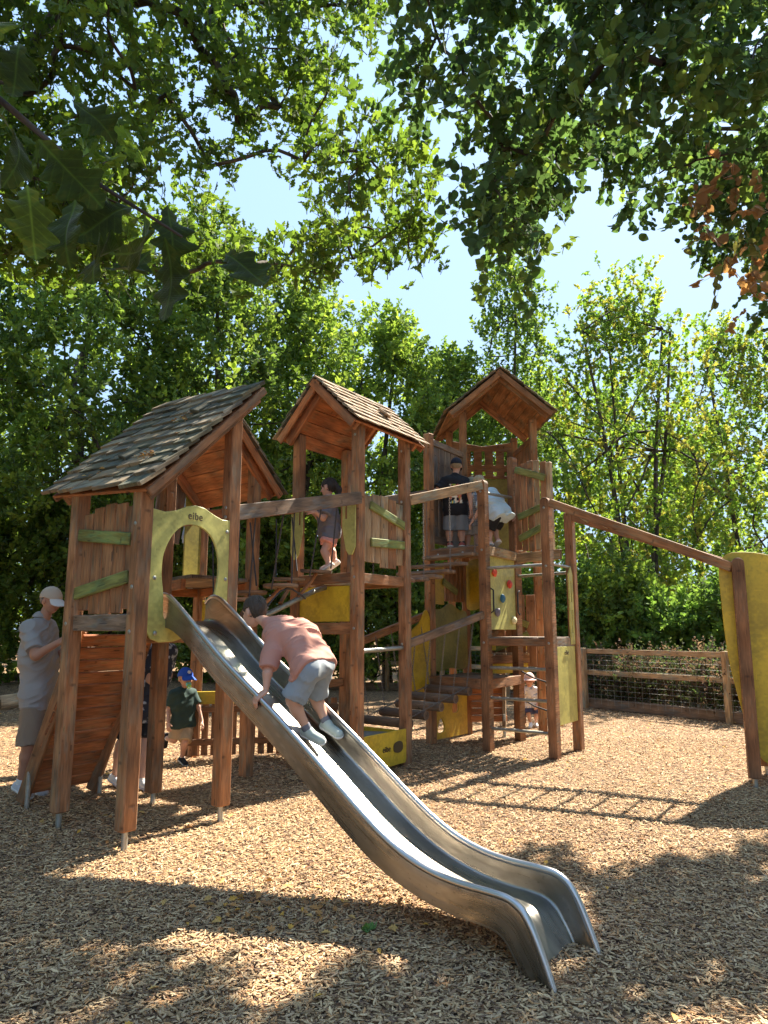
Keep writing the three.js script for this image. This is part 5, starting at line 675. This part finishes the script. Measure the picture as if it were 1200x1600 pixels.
    if (o.socks) { const c = [cone(mixp(an, J['knee' + k], 0.28 * (o.socks.tall || 1)), an, legR[3] * 1.22, legR[3] * 1.2)], [a2, b2] = bounds(c, 0.02), en = mixp(an, J['knee' + k], 0.28 * (o.socks.tall || 1)), dd = nrm(subp(J['knee' + k], an)); add('sock', surfaceNets((x, y, z) => Math.max(coneD(c[0], x, y, z), (x - en[0]) * dd[0] + (y - en[1]) * dd[1] + (z - en[2]) * dd[2]), a2, b2, 0.008), o.socks.mat); }
  }
  const hb = [hc.map(v => v - R * 1.35), hc.map(v => v + R * 1.35)];
  if (o.hair) {
    const back = o.hair.back ?? -0.06, front = o.hair.front ?? 0.03, hn = nrm([0, -0.72, 0.9]), nz = (x, y, z) => { const q = toHead(x, y, z), an = Math.atan2(q[0], q[2] + 0.03); return 0.013 * (noise3(an * 13 + 90, q[1] * 22 + 90, 4.5, 4) - 0.5) + 0.007 * (noise3(an * 34 + 90, q[1] * 40 + 90, 4.5, 6) - 0.5); };
    const hf = (x, y, z) => { const [a, b, c] = toHead(x, y, z); let d = ell(a, b - 0.024, c + 0.016, 0.082, 0.1, 0.099); d = Math.max(d, b * hn[1] + c * hn[2] - front, back - b - 0.35 * Math.max(0, -c)); d = Math.max(d, -(Math.max(Math.abs(c + 0.0) - 0.022, Math.abs(b + 0.005) - 0.03))); return d * hs + nz(x, y, z); };
    const hg = [surfaceNets(hf, ...hb, 0.006)];
    if (o.hair.tail) { const w2 = ([a, b, c]) => addp(addp(addp(hc, r0, a * hs), u, b * hs), f, c * hs), cs = o.hair.tail.map(([p, q, ra, rb]) => cone(w2(p), w2(q), ra, rb)), [a, b] = bounds(cs, 0.02), tf = union(cs, 0.02); hg.push(surfaceNets((x, y, z) => tf(x, y, z) + 0.01 * (noise3(x * 60 + 90, y * 14 + 90, z * 60 + 90, 4) - 0.5), a, b, 0.007)); }
    add('hair', mergeGeometries(hg), o.hair.mat);
  }
  if (o.cap) {
    const cf = (x, y, z) => { const [a, b, c] = toHead(x, y, z); const d = ell(a, b - 0.026, c + 0.014, 0.09, 0.106, 0.106); return Math.max(d, 0.03 - b + 0.3 * Math.min(0, c)) * hs; }, capm = add(o.cap.name || 'cap', surfaceNets(cf, ...hb, 0.006), o.cap.mat), sg = o.cap.backwards ? -1 : 1;
    const bf = (x, y, z) => { const [a, b, c] = toHead(x, y, z); const cc = c * sg - 0.105, bb = b - 0.034 + 0.32 * cc + 5 * a * a; return Math.max(Math.hypot(a / 0.082, cc / 0.085) - 1, 0) * 0.08 + Math.abs(bb) - 0.0055; };
    if (!o.cap.round) add('brim', surfaceNets((x, y, z) => { const q = toHead(x, y, z); return Math.max(bf(x, y, z), -ell(q[0], q[1] - 0.026, q[2] + 0.014, 0.08, 0.1, 0.096)); }, hb[0].map(v => v - 0.07), hb[1].map(v => v + 0.07), 0.0055), o.cap.brim || o.cap.mat, capm);
    else { const rf = (x, y, z) => { const [a, b, c] = toHead(x, y, z); return Math.max(Math.abs(b - 0.03 + 0.5 * (Math.hypot(a, c) - 0.1)) - 0.006, Math.hypot(a, c) - 0.14, 0.085 - Math.hypot(a, c)); }; add('brim', surfaceNets(rf, hb[0].map(v => v - 0.07), hb[1].map(v => v + 0.07), 0.006), o.cap.mat, capm); }
    if (o.cap.badge) { const q = addp(addp(hc, f, 0.093 * hs), u, 0.085 * hs), g = new THREE.SphereGeometry(0.022, 10, 6); g.scale(1, 0.9, 0.35); const e = new THREE.Mesh(g, o.cap.badge); e.name = 'badge'; e.position.set(...q); e.lookAt(...addp(q, addp(f, u, 0.55)).map((v, k) => v)); capm.add(e); }
  }
  for (const sg of [-1, 1]) { const q = addp(addp(addp(hc, r0, sg * 0.031 * hs), u, 0.004 * hs), f, 0.0735 * hs), e = new THREE.Mesh(EYE, EYEMAT); e.name = 'eye'; e.position.set(...q); e.scale.setScalar(hs); body.add(e); }
  { const q = addp(addp(hc, u, -0.0625 * hs), f, 0.0785 * hs), e = new THREE.Mesh(LIPS, LIPMAT); e.name = 'lips'; e.position.set(...q); e.quaternion.setFromRotationMatrix(new THREE.Matrix4().makeBasis(V(...r0), V(...u), V(...f).negate())); e.scale.setScalar(hs); body.add(e); }
  return { t, J, hc, r0, u, f, hs, add };
}
const NOSE = cone([0, 0.0, 0.08], [0, -0.026, 0.098], 0.007, 0.0125), EYE = new THREE.SphereGeometry(0.0095, 8, 6), EYEMAT = new THREE.MeshStandardMaterial({ color: lin(0.03, 0.02, 0.015), roughness: 0.25 });
const LIPS = (() => { const g = new THREE.SphereGeometry(0.02, 10, 6); g.scale(1, 0.28, 0.4); return g; })(), LIPMAT = new THREE.MeshStandardMaterial({ color: lin(0.40, 0.13, 0.10), roughness: 0.5 });
const HAIRD = cloth(0.028, 0.018, 0.012, 0.7), HAIRB = cloth(0.30, 0.22, 0.13, 0.7), WHITE = cloth(0.72, 0.7, 0.66), BLK = cloth(0.012, 0.012, 0.014);
const J_slider = { head: [-0.882, 1.574, -4.87], neck: [-0.782, 1.505, -4.8], shL: [-0.698, 1.393, -4.63], shR: [-0.669, 1.48, -4.88], hipL: [-0.463, 1.198, -4.46], hipR: [-0.391, 1.237, -4.62], kneeL: [-0.56, 1.029, -4.48], kneeR: [-0.446, 1.038, -4.72], ankL: [-0.467, 0.829, -4.56], ankR: [-0.36, 0.853, -4.7], toeL: [-0.386, 0.792, -4.5], toeR: [-0.285, 0.813, -4.62], elL: [-0.726, 1.187, -4.53], wrL: [-0.731, 1.08, -4.51], elR: [-0.574, 1.254, -5.0], wrR: [-0.542, 1.112, -5.06] };
const J_man = { head: [-3.047, 1.716, -6.55], neck: [-3.131, 1.56, -6.58], shR: [-3.145, 1.45, -6.4], shL: [-3.172, 1.456, -6.76], hipR: [-3.107, 0.872, -6.5], hipL: [-3.121, 0.854, -6.7], kneeR: [-3.094, 0.458, -6.45], kneeL: [-3.121, 0.42, -6.7], ankR: [-3.168, 0.108, -6.5], ankL: [-3.169, 0.058, -6.74], toeR: [-3.047, 0.067, -6.42], toeL: [-3.036, 0.026, -6.66], elR: [-3.019, 1.237, -6.28], wrR: [-2.822, 1.351, -6.28], elL: [-3.092, 1.184, -6.8], wrL: [-2.873, 1.317, -6.62] };
const J_toddler = { head: [-2.234, 0.917, -8.2], neck: [-2.263, 0.796, -8.22], shL: [-2.176, 0.742, -8.28], shR: [-2.348, 0.746, -8.15], hipL: [-2.194, 0.411, -8.24], hipR: [-2.282, 0.419, -8.17], kneeL: [-2.188, 0.235, -8.12], kneeR: [-2.318, 0.258, -8.15], ankL: [-2.232, 0.05, -8.18], ankR: [-2.465, 0.248, -8.36], toeL: [-2.152, 0.026, -8.05], toeR: [-2.487, 0.152, -8.4], elL: [-2.09, 0.587, -8.28], wrL: [-2.027, 0.443, -8.2], elR: [-2.391, 0.587, -8.15], wrR: [-2.361, 0.448, -8.05] };
const J_bender = { head: [-2.127, 1.45, -7.0], neck: [-2.177, 1.333, -7.02], shR: [-2.268, 1.241, -6.86], shL: [-2.139, 1.243, -7.2], hipR: [-2.313, 0.719, -6.9], hipL: [-2.263, 0.712, -7.08], kneeR: [-2.467, 0.382, -6.95], kneeL: [-2.24, 0.369, -6.92], ankR: [-2.535, 0.075, -7.02], ankL: [-2.227, 0.061, -6.86], toeR: [-2.417, 0.042, -6.9], toeL: [-2.105, 0.033, -6.78], elR: [-2.212, 0.993, -6.84], wrR: [-2.166, 0.832, -6.95], elL: [-2.17, 1.0, -7.3], wrL: [-2.225, 0.826, -7.3] };
const J_girl = { head: [-0.609, 2.99, -7.62], neck: [-0.607, 2.862, -7.62], shL: [-0.578, 2.759, -7.52], shR: [-0.669, 2.819, -7.78], hipL: [-0.556, 2.473, -7.56], hipR: [-0.63, 2.492, -7.7], kneeL: [-0.633, 2.282, -7.52], kneeR: [-0.58, 2.326, -7.72], ankL: [-0.582, 2.131, -7.5], ankR: [-0.525, 2.173, -7.66], toeL: [-0.66, 2.088, -7.55], toeR: [-0.607, 2.118, -7.74], elL: [-0.645, 2.621, -7.44], wrL: [-0.721, 2.68, -7.38], elR: [-0.742, 2.708, -7.9], wrR: [-0.813, 2.775, -7.95] };
const J_capboy = { head: [1.017, 3.732, -9.75], neck: [0.994, 3.578, -9.72], shL: [0.848, 3.492, -9.7], shR: [1.133, 3.483, -9.7], hipL: [0.927, 3.102, -9.75], hipR: [1.069, 3.102, -9.75], kneeL: [0.906, 2.817, -9.77], kneeR: [1.075, 2.817, -9.77], ankL: [0.909, 2.608, -9.74], ankR: [1.077, 2.608, -9.74], toeL: [0.916, 2.584, -9.92], toeR: [1.123, 2.584, -9.92], elL: [0.706, 3.34, -9.62], wrL: [0.557, 3.254, -9.5], elR: [1.19, 3.268, -9.62], wrR: [1.191, 3.082, -9.58] };
const J_striped = { head: [1.266, 3.528, -10.05], neck: [1.287, 3.381, -10.02], shL: [1.173, 3.302, -10.0], shR: [1.392, 3.302, -10.0], hipL: [1.205, 2.981, -10.02], hipR: [1.333, 2.981, -10.02], kneeL: [1.19, 2.767, -10.0], kneeR: [1.317, 2.767, -10.0], ankL: [1.184, 2.609, -9.98], ankR: [1.311, 2.609, -9.98], toeL: [1.202, 2.582, -10.14], toeR: [1.349, 2.582, -10.14], elL: [1.139, 3.153, -10.05], wrL: [1.179, 3.021, -10.1], elR: [1.442, 3.153, -10.05], wrR: [1.436, 3.021, -10.1] };
const J_bluegirl = { head: [1.323, 3.478, -9.72], neck: [1.392, 3.348, -9.66], shL: [1.365, 3.237, -9.55], shR: [1.521, 3.347, -9.75], hipL: [1.514, 2.994, -9.42], hipR: [1.642, 3.043, -9.56], kneeL: [1.417, 2.788, -9.5], kneeR: [1.512, 2.828, -9.66], ankL: [1.418, 2.587, -9.42], ankR: [1.534, 2.631, -9.5], toeL: [1.385, 2.543, -9.56], toeR: [1.493, 2.579, -9.64], elL: [1.284, 3.033, -9.5], wrL: [1.195, 2.902, -9.5], elR: [1.658, 3.174, -9.8], wrR: [1.756, 3.025, -9.72] };
const J_peeker = { head: [-2.297, 3.342, -8.95], neck: [-2.392, 3.188, -8.93], shL: [-2.323, 3.077, -8.87], shR: [-2.493, 3.119, -9.01], hipL: [-2.354, 2.607, -8.91], hipR: [-2.468, 2.615, -8.97], kneeL: [-2.335, 2.281, -8.89], kneeR: [-2.447, 2.287, -8.95], ankL: [-2.324, 2.025, -8.89], ankR: [-2.436, 2.029, -8.95], toeL: [-2.285, 1.969, -8.75], toeR: [-2.396, 1.973, -8.81], elL: [-2.312, 2.856, -8.83], wrL: [-2.324, 2.682, -8.75], elR: [-2.498, 2.875, -8.95], wrR: [-2.423, 2.697, -8.85] };
const J_baby = { head: [2.25, 0.687, -11.28], neck: [2.26, 0.589, -11.3], shL: [2.344, 0.543, -11.28], shR: [2.156, 0.543, -11.28], hipL: [2.326, 0.303, -11.28], hipR: [2.207, 0.303, -11.28], kneeL: [2.33, 0.166, -11.23], kneeR: [2.207, 0.179, -11.2], ankL: [2.326, 0.037, -11.28], ankR: [2.232, 0.047, -11.2], toeL: [2.323, 0.018, -11.13], toeR: [2.191, 0.019, -11.05], elL: [2.385, 0.429, -11.26], wrL: [2.335, 0.323, -11.18], elR: [2.076, 0.475, -11.18], wrR: [2.089, 0.559, -11.08] };
person({ label: 'boy in a salmon t-shirt and grey shorts climbing up the steel slide', J: J_slider, base: [-0.45, 0.72, -4.6], H: 1.28, fat: 0.84, arch: [0.035, 0.055, -0.03], face: [-0.8, -0.25, -0.5], hup: [-0.35, 0.9, -0.25],
  hand: { L: [-0.6, -0.45, 0.2], R: [-0.5, -0.6, 0.1] }, palm: { L: [-0.1, -1, -0.2], R: [0, -1, 0] }, curl: { L: 0.9, R: 0.8 },
  shirt: { mat: cloth(0.47, 0.215, 0.155), sleeve: 0.86, len: 0.03, loose: 0.022, fold: 0.026 }, shorts: { mat: cloth(0.25, 0.27, 0.28), to: 0.95, loose: 0.026 }, shoes: { mat: cloth(0.42, 0.47, 0.42), sole: WHITE }, socks: { mat: cloth(0.16, 0.16, 0.19) }, hair: { mat: cloth(0.05, 0.032, 0.02, 0.75), front: 0.028, back: -0.075 } });
person({ label: 'man in a pale cap, grey polo shirt and khaki shorts behind the ramp', J: J_man, base: [-3.3, 0, -6.6], H: 1.78, face: [0.86, -0.3, 0.38], skin: 'tan',
  shirt: { name: 'polo_shirt', mat: cloth(0.31, 0.285, 0.265), sleeve: 0.8, len: 0.1, loose: 0.024, fold: 0.02, collar: true }, shorts: { mat: cloth(0.24, 0.17, 0.115), to: 1.0, loose: 0.035 }, shoes: { mat: cloth(0.5, 0.5, 0.52), sole: WHITE }, socks: { mat: WHITE, tall: 0.7 }, cap: { mat: cloth(0.47, 0.37, 0.28), brim: cloth(0.6, 0.55, 0.5) }, hair: { mat: cloth(0.2, 0.17, 0.14), front: -0.02, back: -0.03 } });
{
  const q = person({ label: 'toddler in a blue cap and dark green t-shirt with a turquoise dummy', J: J_toddler, base: [-2.38, 0, -8.2], H: 1.0, headScale: 0.93, face: [0.6, -0.06, 0.75],
    shirt: { mat: cloth(0.028, 0.055, 0.045), sleeve: 0.75, len: 0.06 }, shorts: { mat: cloth(0.42, 0.31, 0.19), to: 0.95 }, shoes: { mat: BLK, sole: WHITE }, socks: { mat: WHITE, tall: 0.6 }, cap: { mat: cloth(0.02, 0.09, 0.48), badge: cloth(0.75, 0.7, 0.68) }, hair: { mat: HAIRB, front: -0.03, back: -0.03 } });
  const at0 = addp(addp(q.hc, q.u, -0.06 * q.hs), q.f, 0.095 * q.hs), g = new THREE.SphereGeometry(0.033, 12, 8); g.scale(1, 0.85, 0.5); const m = new THREE.Mesh(g, cloth(0.22, 0.72, 0.62, 0.4)); m.name = 'dummy'; m.position.set(...at0); m.quaternion.setFromRotationMatrix(new THREE.Matrix4().makeBasis(V(...q.r0), V(...q.u), V(...q.f).negate())); q.t.add(m);
  const k = new THREE.Mesh(new THREE.TorusGeometry(0.02, 0.006, 6, 12), cloth(0.45, 0.7, 0.12, 0.4)); k.name = 'dummy_ring'; k.position.set(...addp(addp(at0, q.f, 0.018), q.u, -0.02)); k.quaternion.copy(m.quaternion); q.t.add(k);
}
person({ label: 'adult in a patterned navy top and black shorts behind the slide tower posts', J: J_bender, base: [-2.5, 0, -6.95], H: 1.7, face: [0.8, -0.5, 0.3],
  shirt: { mat: cloth(0.9, 0.9, 0.9), sleeve: 0.7, len: 0.12, print: (x, y, z, q) => noise3(q[0] * 34 + 60, q[1] * 34 + 60, q[2] * 34 + 60, 3) > 0.62 ? [0.42, 0.45, 0.5] : [0.022, 0.028, 0.05] }, shorts: { mat: BLK, to: 0.8 }, shoes: { mat: WHITE, sole: cloth(0.5, 0.5, 0.55) }, socks: { mat: WHITE, tall: 0.5 }, hair: { mat: HAIRD } });
person({ label: 'girl in a grey t-shirt and pink shorts with a dark ponytail on the rope bridge', J: J_girl, base: [-0.63, 2.05, -7.62], H: 1.12, face: [-0.85, -0.12, -0.35],
  hand: { L: [-0.8, 0.4, 0.1], R: [-0.8, 0.3, 0] }, shirt: { mat: cloth(0.165, 0.155, 0.165), sleeve: 0.75, len: 0.1, loose: 0.026 }, shorts: { mat: cloth(0.68, 0.31, 0.25), to: 0.55, loose: 0.03 }, shoes: { mat: cloth(0.62, 0.45, 0.37), sole: WHITE, low: true }, hair: { mat: HAIRD, front: 0.032, back: -0.05, tail: [[[0, 0.01, -0.1], [0.01, -0.05, -0.135], 0.03, 0.032], [[0.01, -0.05, -0.135], [0.0, -0.19, -0.125], 0.032, 0.016]] } });
{
  const cols = [[0.75, 0.62, 0.08], [0.10, 0.30, 0.36], [0.72, 0.70, 0.62], [0.55, 0.16, 0.10], [0.30, 0.42, 0.05]];
  person({ label: 'boy in a black cap and printed black t-shirt on the tallest tower', J: J_capboy, base: [0.98, 2.54, -9.75], H: 1.33, face: [0.15, -0.2, -1], skin: 'fair',
    shirt: { mat: cloth(1, 1, 1), sleeve: 0.75, len: 0.1, print: (x, y, z, q) => { const n = noise3(x * 42 + 60, y * 42 + 60, 3.3, 5), inside = z * 1 > -0.5 && Math.abs(x - 0.015 * Math.sin(y * 30)) < 0.085 && y > -0.14 && y < 0.13 && q[2] > 0; if (!inside || n < 0.46) return [0.01, 0.011, 0.016]; return cols[Math.floor(noise3(x * 22 + 20, y * 17 + 20, 7.5, 8) * 4.99)]; } },
    shorts: { mat: cloth(0.19, 0.21, 0.23), to: 1.0, loose: 0.03 }, shoes: { mat: cloth(0.35, 0.09, 0.07), sole: WHITE }, socks: { mat: BLK }, hair: { mat: HAIRB, front: 0.0, back: -0.05 }, cap: { mat: cloth(0.012, 0.014, 0.026) }, hand: { L: [-0.9, -0.2, 0.2], R: [0.1, -1, 0] } });
}
person({ label: 'fair haired child in a striped top beside the boy in the black cap', J: J_striped, base: [1.25, 2.54, -10.0], H: 1.12, face: [0.3, -0.3, -0.9],
  shirt: { mat: cloth(1, 1, 1), sleeve: 0.75, len: 0.1, print: (x, y, z, q) => Math.sin(q[1] * 230 + 3 * noise3(q[0] * 20 + 9, 5, q[2] * 20 + 9)) > 0 ? [0.46, 0.45, 0.45] : [0.16, 0.16, 0.18] }, shorts: { mat: cloth(0.40, 0.33, 0.26), to: 0.95 }, shoes: { mat: cloth(0.3, 0.28, 0.28), sole: WHITE }, hair: { mat: cloth(0.36, 0.28, 0.18, 0.7), front: 0.03, back: -0.07 } });
person({ label: 'child in a pale blue t-shirt and black shorts bending over', J: J_bluegirl, base: [1.55, 2.54, -9.5], H: 1.18, face: [-0.7, -0.5, -0.5], hup: [-0.5, 0.8, -0.3],
  shirt: { mat: cloth(0.50, 0.61, 0.66), sleeve: 0.75, len: 0.14, loose: 0.03, fold: 0.024 }, shorts: { mat: BLK, to: 0.9, loose: 0.026 }, shoes: { mat: cloth(0.72, 0.48, 0.42), sole: WHITE, low: true }, hair: { mat: cloth(0.42, 0.33, 0.2, 0.7), front: 0.03, back: -0.08 } });
person({ label: 'child peeking out from behind a post below the orange roof underside', J: J_peeker, base: [-2.42, 2.0, -8.95], H: 1.2, face: [0.9, -0.1, 0.35],
  shirt: { mat: cloth(0.25, 0.3, 0.4), sleeve: 0.7, len: 0.1 }, shorts: { mat: cloth(0.1, 0.1, 0.14), to: 0.9 }, shoes: { mat: WHITE, sole: BLK }, hair: { mat: cloth(0.10, 0.05, 0.028, 0.7), front: 0.03 } });
person({ label: 'toddler in a pink sun hat and white patterned shirt standing behind the steel rungs', J: J_baby, base: [2.3, 0, -11.25], H: 0.84, headScale: 0.92, face: [-0.25, -0.05, 0.95],
  shirt: { mat: cloth(1, 1, 1), sleeve: 0.7, len: 0.06, print: (x, y, z, q) => noise3(q[0] * 60 + 60, q[1] * 60 + 60, q[2] * 60 + 60, 3) > 0.74 ? [0.25, 0.3, 0.42] : [0.68, 0.63, 0.6] }, shorts: { mat: cloth(0.05, 0.055, 0.11), to: 0.85 }, shoes: { mat: WHITE, sole: WHITE }, hair: { mat: HAIRB, front: -0.02 }, cap: { name: 'sun_hat', mat: cloth(0.62, 0.42, 0.36), round: true } });
// ---------------------------------------------------------------- loose wood chips, fallen leaves
{
  const r = rng(71), shapes = []; for (let k = 0; k < 5; k++) { const q = rng(80 + k), L = 1, n = 4, pos = [], idx = []; for (let i = 0; i <= n; i++) { const t = i / n - 0.5, w = (0.5 - 0.32 * Math.pow(Math.abs(t) * 2, 2.2)) * (0.8 + 0.4 * q()), bend = 0.10 * Math.cos(t * 3) * (q() - 0.2), h = 0.13 * (0.7 + 0.6 * q()), sx = (q() - 0.5) * 0.05; pos.push(t * L, bend, -w * 0.3 + sx, t * L, bend + h, -w * 0.16 + sx, t * L, bend + h * 0.9, w * 0.2 + sx, t * L, bend, w * 0.3 + sx); } for (let i = 0; i < n; i++) for (let j = 0; j < 4; j++) { const a = i * 4 + j, b = i * 4 + (j + 1) % 4, c = a + 4, d = b + 4; idx.push(a, b, c, b, d, c); } idx.push(0, 2, 1, 0, 3, 2, n * 4, n * 4 + 1, n * 4 + 2, n * 4, n * 4 + 2, n * 4 + 3); let g = new THREE.BufferGeometry(); g.setAttribute('position', new THREE.Float32BufferAttribute(pos, 3)); g.setIndex(idx); g = g.toNonIndexed(); g.computeVertexNormals(); shapes.push(g); }
  const mat = new THREE.MeshStandardMaterial({ roughness: 0.9 }), sets = shapes.map(() => ({ m: [], c: [] })), M = new THREE.Matrix4();
  const tones = [[0.60, 0.425, 0.235], [0.53, 0.36, 0.19], [0.46, 0.30, 0.152], [0.43, 0.295, 0.175], [0.38, 0.235, 0.118], [0.47, 0.25, 0.105], [0.27, 0.16, 0.085], [0.15, 0.088, 0.052]];
  const layer = (z0, z1, dens, big) => { const n = Math.round(dens * ((0.6 * (z0 * z0 - z1 * z1)) * -1 + 3.2 * (z0 - z1))); for (let k = 0; k < n; k++) { let z, x; do { z = lerp(z0, z1, r()); x = (r() * 2 - 1) * (0.6 * -z1 + 1.6); } while (Math.abs(x) > 0.6 * -z + 1.6); const L = (0.011 + 0.036 * Math.pow(r(), 2.1)) * big, w = L * (0.22 + 0.3 * r()) + 0.006; const tilt = r() < 0.85 ? 0.35 : 0.9; _e.set((r() - 0.5) * tilt * 1.6, r() * 6.283, (r() - 0.5) * tilt); M.compose(V(x, groundY(x, z) + 0.002 + 0.012 * r(), z), _q.setFromEuler(_e), V(L, w * 0.9, w * 1.7)); const t = sets[Math.floor(r() * sets.length)]; t.m.push(M.clone()); const pat = noise3(x * 0.9 + 30, z * 0.9 + 30, 0.5, 6), p = tones[Math.floor(Math.pow(r(), 0.6 + 1.1 * pat) * tones.length)], v = 0.7 + 0.5 * r(); t.c.push([p[0] * v, p[1] * v, p[2] * v]); } };
  layer(-2.4, -4.5, 6000, 1); layer(-4.5, -7, 4000, 1.05); layer(-7, -10, 1700, 1.2); layer(-10, -14, 600, 1.5);
  const t = new THREE.Group(); t.name = 'wood_chips'; t.userData = { kind: 'stuff', label: 'loose tan wood chips covering the play area floor', category: 'wood chips' }; scene.add(t);
  sets.forEach((s, i) => { const im = new THREE.InstancedMesh(shapes[i], mat, s.m.length); im.name = 'chips'; im.userData = { kind: 'stuff' }; s.m.forEach((m, k) => { im.setMatrixAt(k, m); im.setColorAt(k, _c.setRGB(...s.c[k])); }); im.castShadow = im.receiveShadow = true; t.add(im); });
  console.log('chips', sets.reduce((a, s) => a + s.m.length, 0));
}
{ // dead leaves: on the mossy roof and scattered over the chips
  const r = rng(91), pos = [], col = []; leafInto(pos, col, OUT.oak, 0.07, new THREE.Matrix4().makeRotationX(-Math.PI / 2), 1, 0.5); const g = new THREE.BufferGeometry(); g.setAttribute('position', new THREE.Float32BufferAttribute(pos, 3)); g.computeVertexNormals();
  const mat = new THREE.MeshStandardMaterial({ roughness: 0.9, side: THREE.DoubleSide }), tones = [[0.42, 0.2, 0.06], [0.5, 0.3, 0.09], [0.3, 0.15, 0.06], [0.55, 0.3, 0.05], [0.36, 0.24, 0.12]];
  const scatter = (name, label, list) => { const im = new THREE.InstancedMesh(g, mat, list.length), M = new THREE.Matrix4(); im.name = name; im.userData = { kind: 'stuff', label, category: 'dead leaves' }; list.forEach(([p, tl, s], k) => { _e.set((r() - 0.5) * tl, r() * 6.28, (r() - 0.5) * tl); M.compose(p, _q.setFromEuler(_e), V(s, s, s)); im.setMatrixAt(k, M); const c = tones[Math.floor(r() * tones.length)]; im.setColorAt(k, _c.setRGB(...c)); }); im.castShadow = im.receiveShadow = true; scene.add(im); };
  const roofL = []; for (const [s0, u0, n, w] of [[1.02, 0.38, 26, 0.09], [0.9, 0.98, 20, 0.1], [0.5, 0.18, 8, 0.12], [1.2, 0.7, 6, 0.1]]) for (let k = 0; k < n; k++) roofL.push([ROOFS[0][0].pt(s0 + (r() - 0.5) * w * 2.2, u0 + (r() - 0.5) * w, 0.06 + 0.02 * r()), 1.6, 0.3 + 0.35 * r()]);
  scatter('roof_leaf_litter', 'brown and orange dead leaves caught on the mossy shingle roof', roofL);
  const gl = []; for (let k = 0; k < 420; k++) { const z = -2.8 - Math.pow(r(), 0.7) * 10, x = (r() * 2 - 1) * (0.58 * -z + 0.8); gl.push([V(x, groundY(x, z) + 0.022, z), 1.0, 0.35 + 0.6 * r()]); } for (let k = 0; k < 130; k++) { const x = -0.45 + (r() + r() - 1) * 0.75, z = -4.0 + (r() + r() - 1) * 0.4; gl.push([V(x, groundY(x, z) + 0.022, z), 1.2, 0.35 + 0.5 * r()]); }
  scatter('fallen_leaves', 'orange and brown fallen leaves scattered over the wood chips', gl);
  const t = thing('weed', 'small green weed sprouting from the chips beside the slide shadow', 'weed', [-0.07, groundY(-0.07, -3.72), -3.72]); const pl = [], pc = []; for (let k = 0; k < 11; k++) { const M = new THREE.Matrix4().compose(V((r() - 0.5) * 0.05, 0.012, (r() - 0.5) * 0.05), new THREE.Quaternion().setFromEuler(new THREE.Euler(0.5 + r() * 0.8, r() * 6.28, 0, 'YXZ')), V(1, 1, 1)); leafInto(pl, pc, OUT.round, 0.03 + 0.02 * r(), M, 1); } const lg = new THREE.BufferGeometry(); lg.setAttribute('position', new THREE.Float32BufferAttribute(pl, 3)); lg.computeVertexNormals(); const lm = new THREE.Mesh(lg, new THREE.MeshPhysicalMaterial({ color: lin(0.12, 0.25, 0.03), transmission: 0.4, roughness: 0.9, side: THREE.DoubleSide })); lm.name = 'leaves'; t.add(lm);
}
renderer.render(scene, camera);
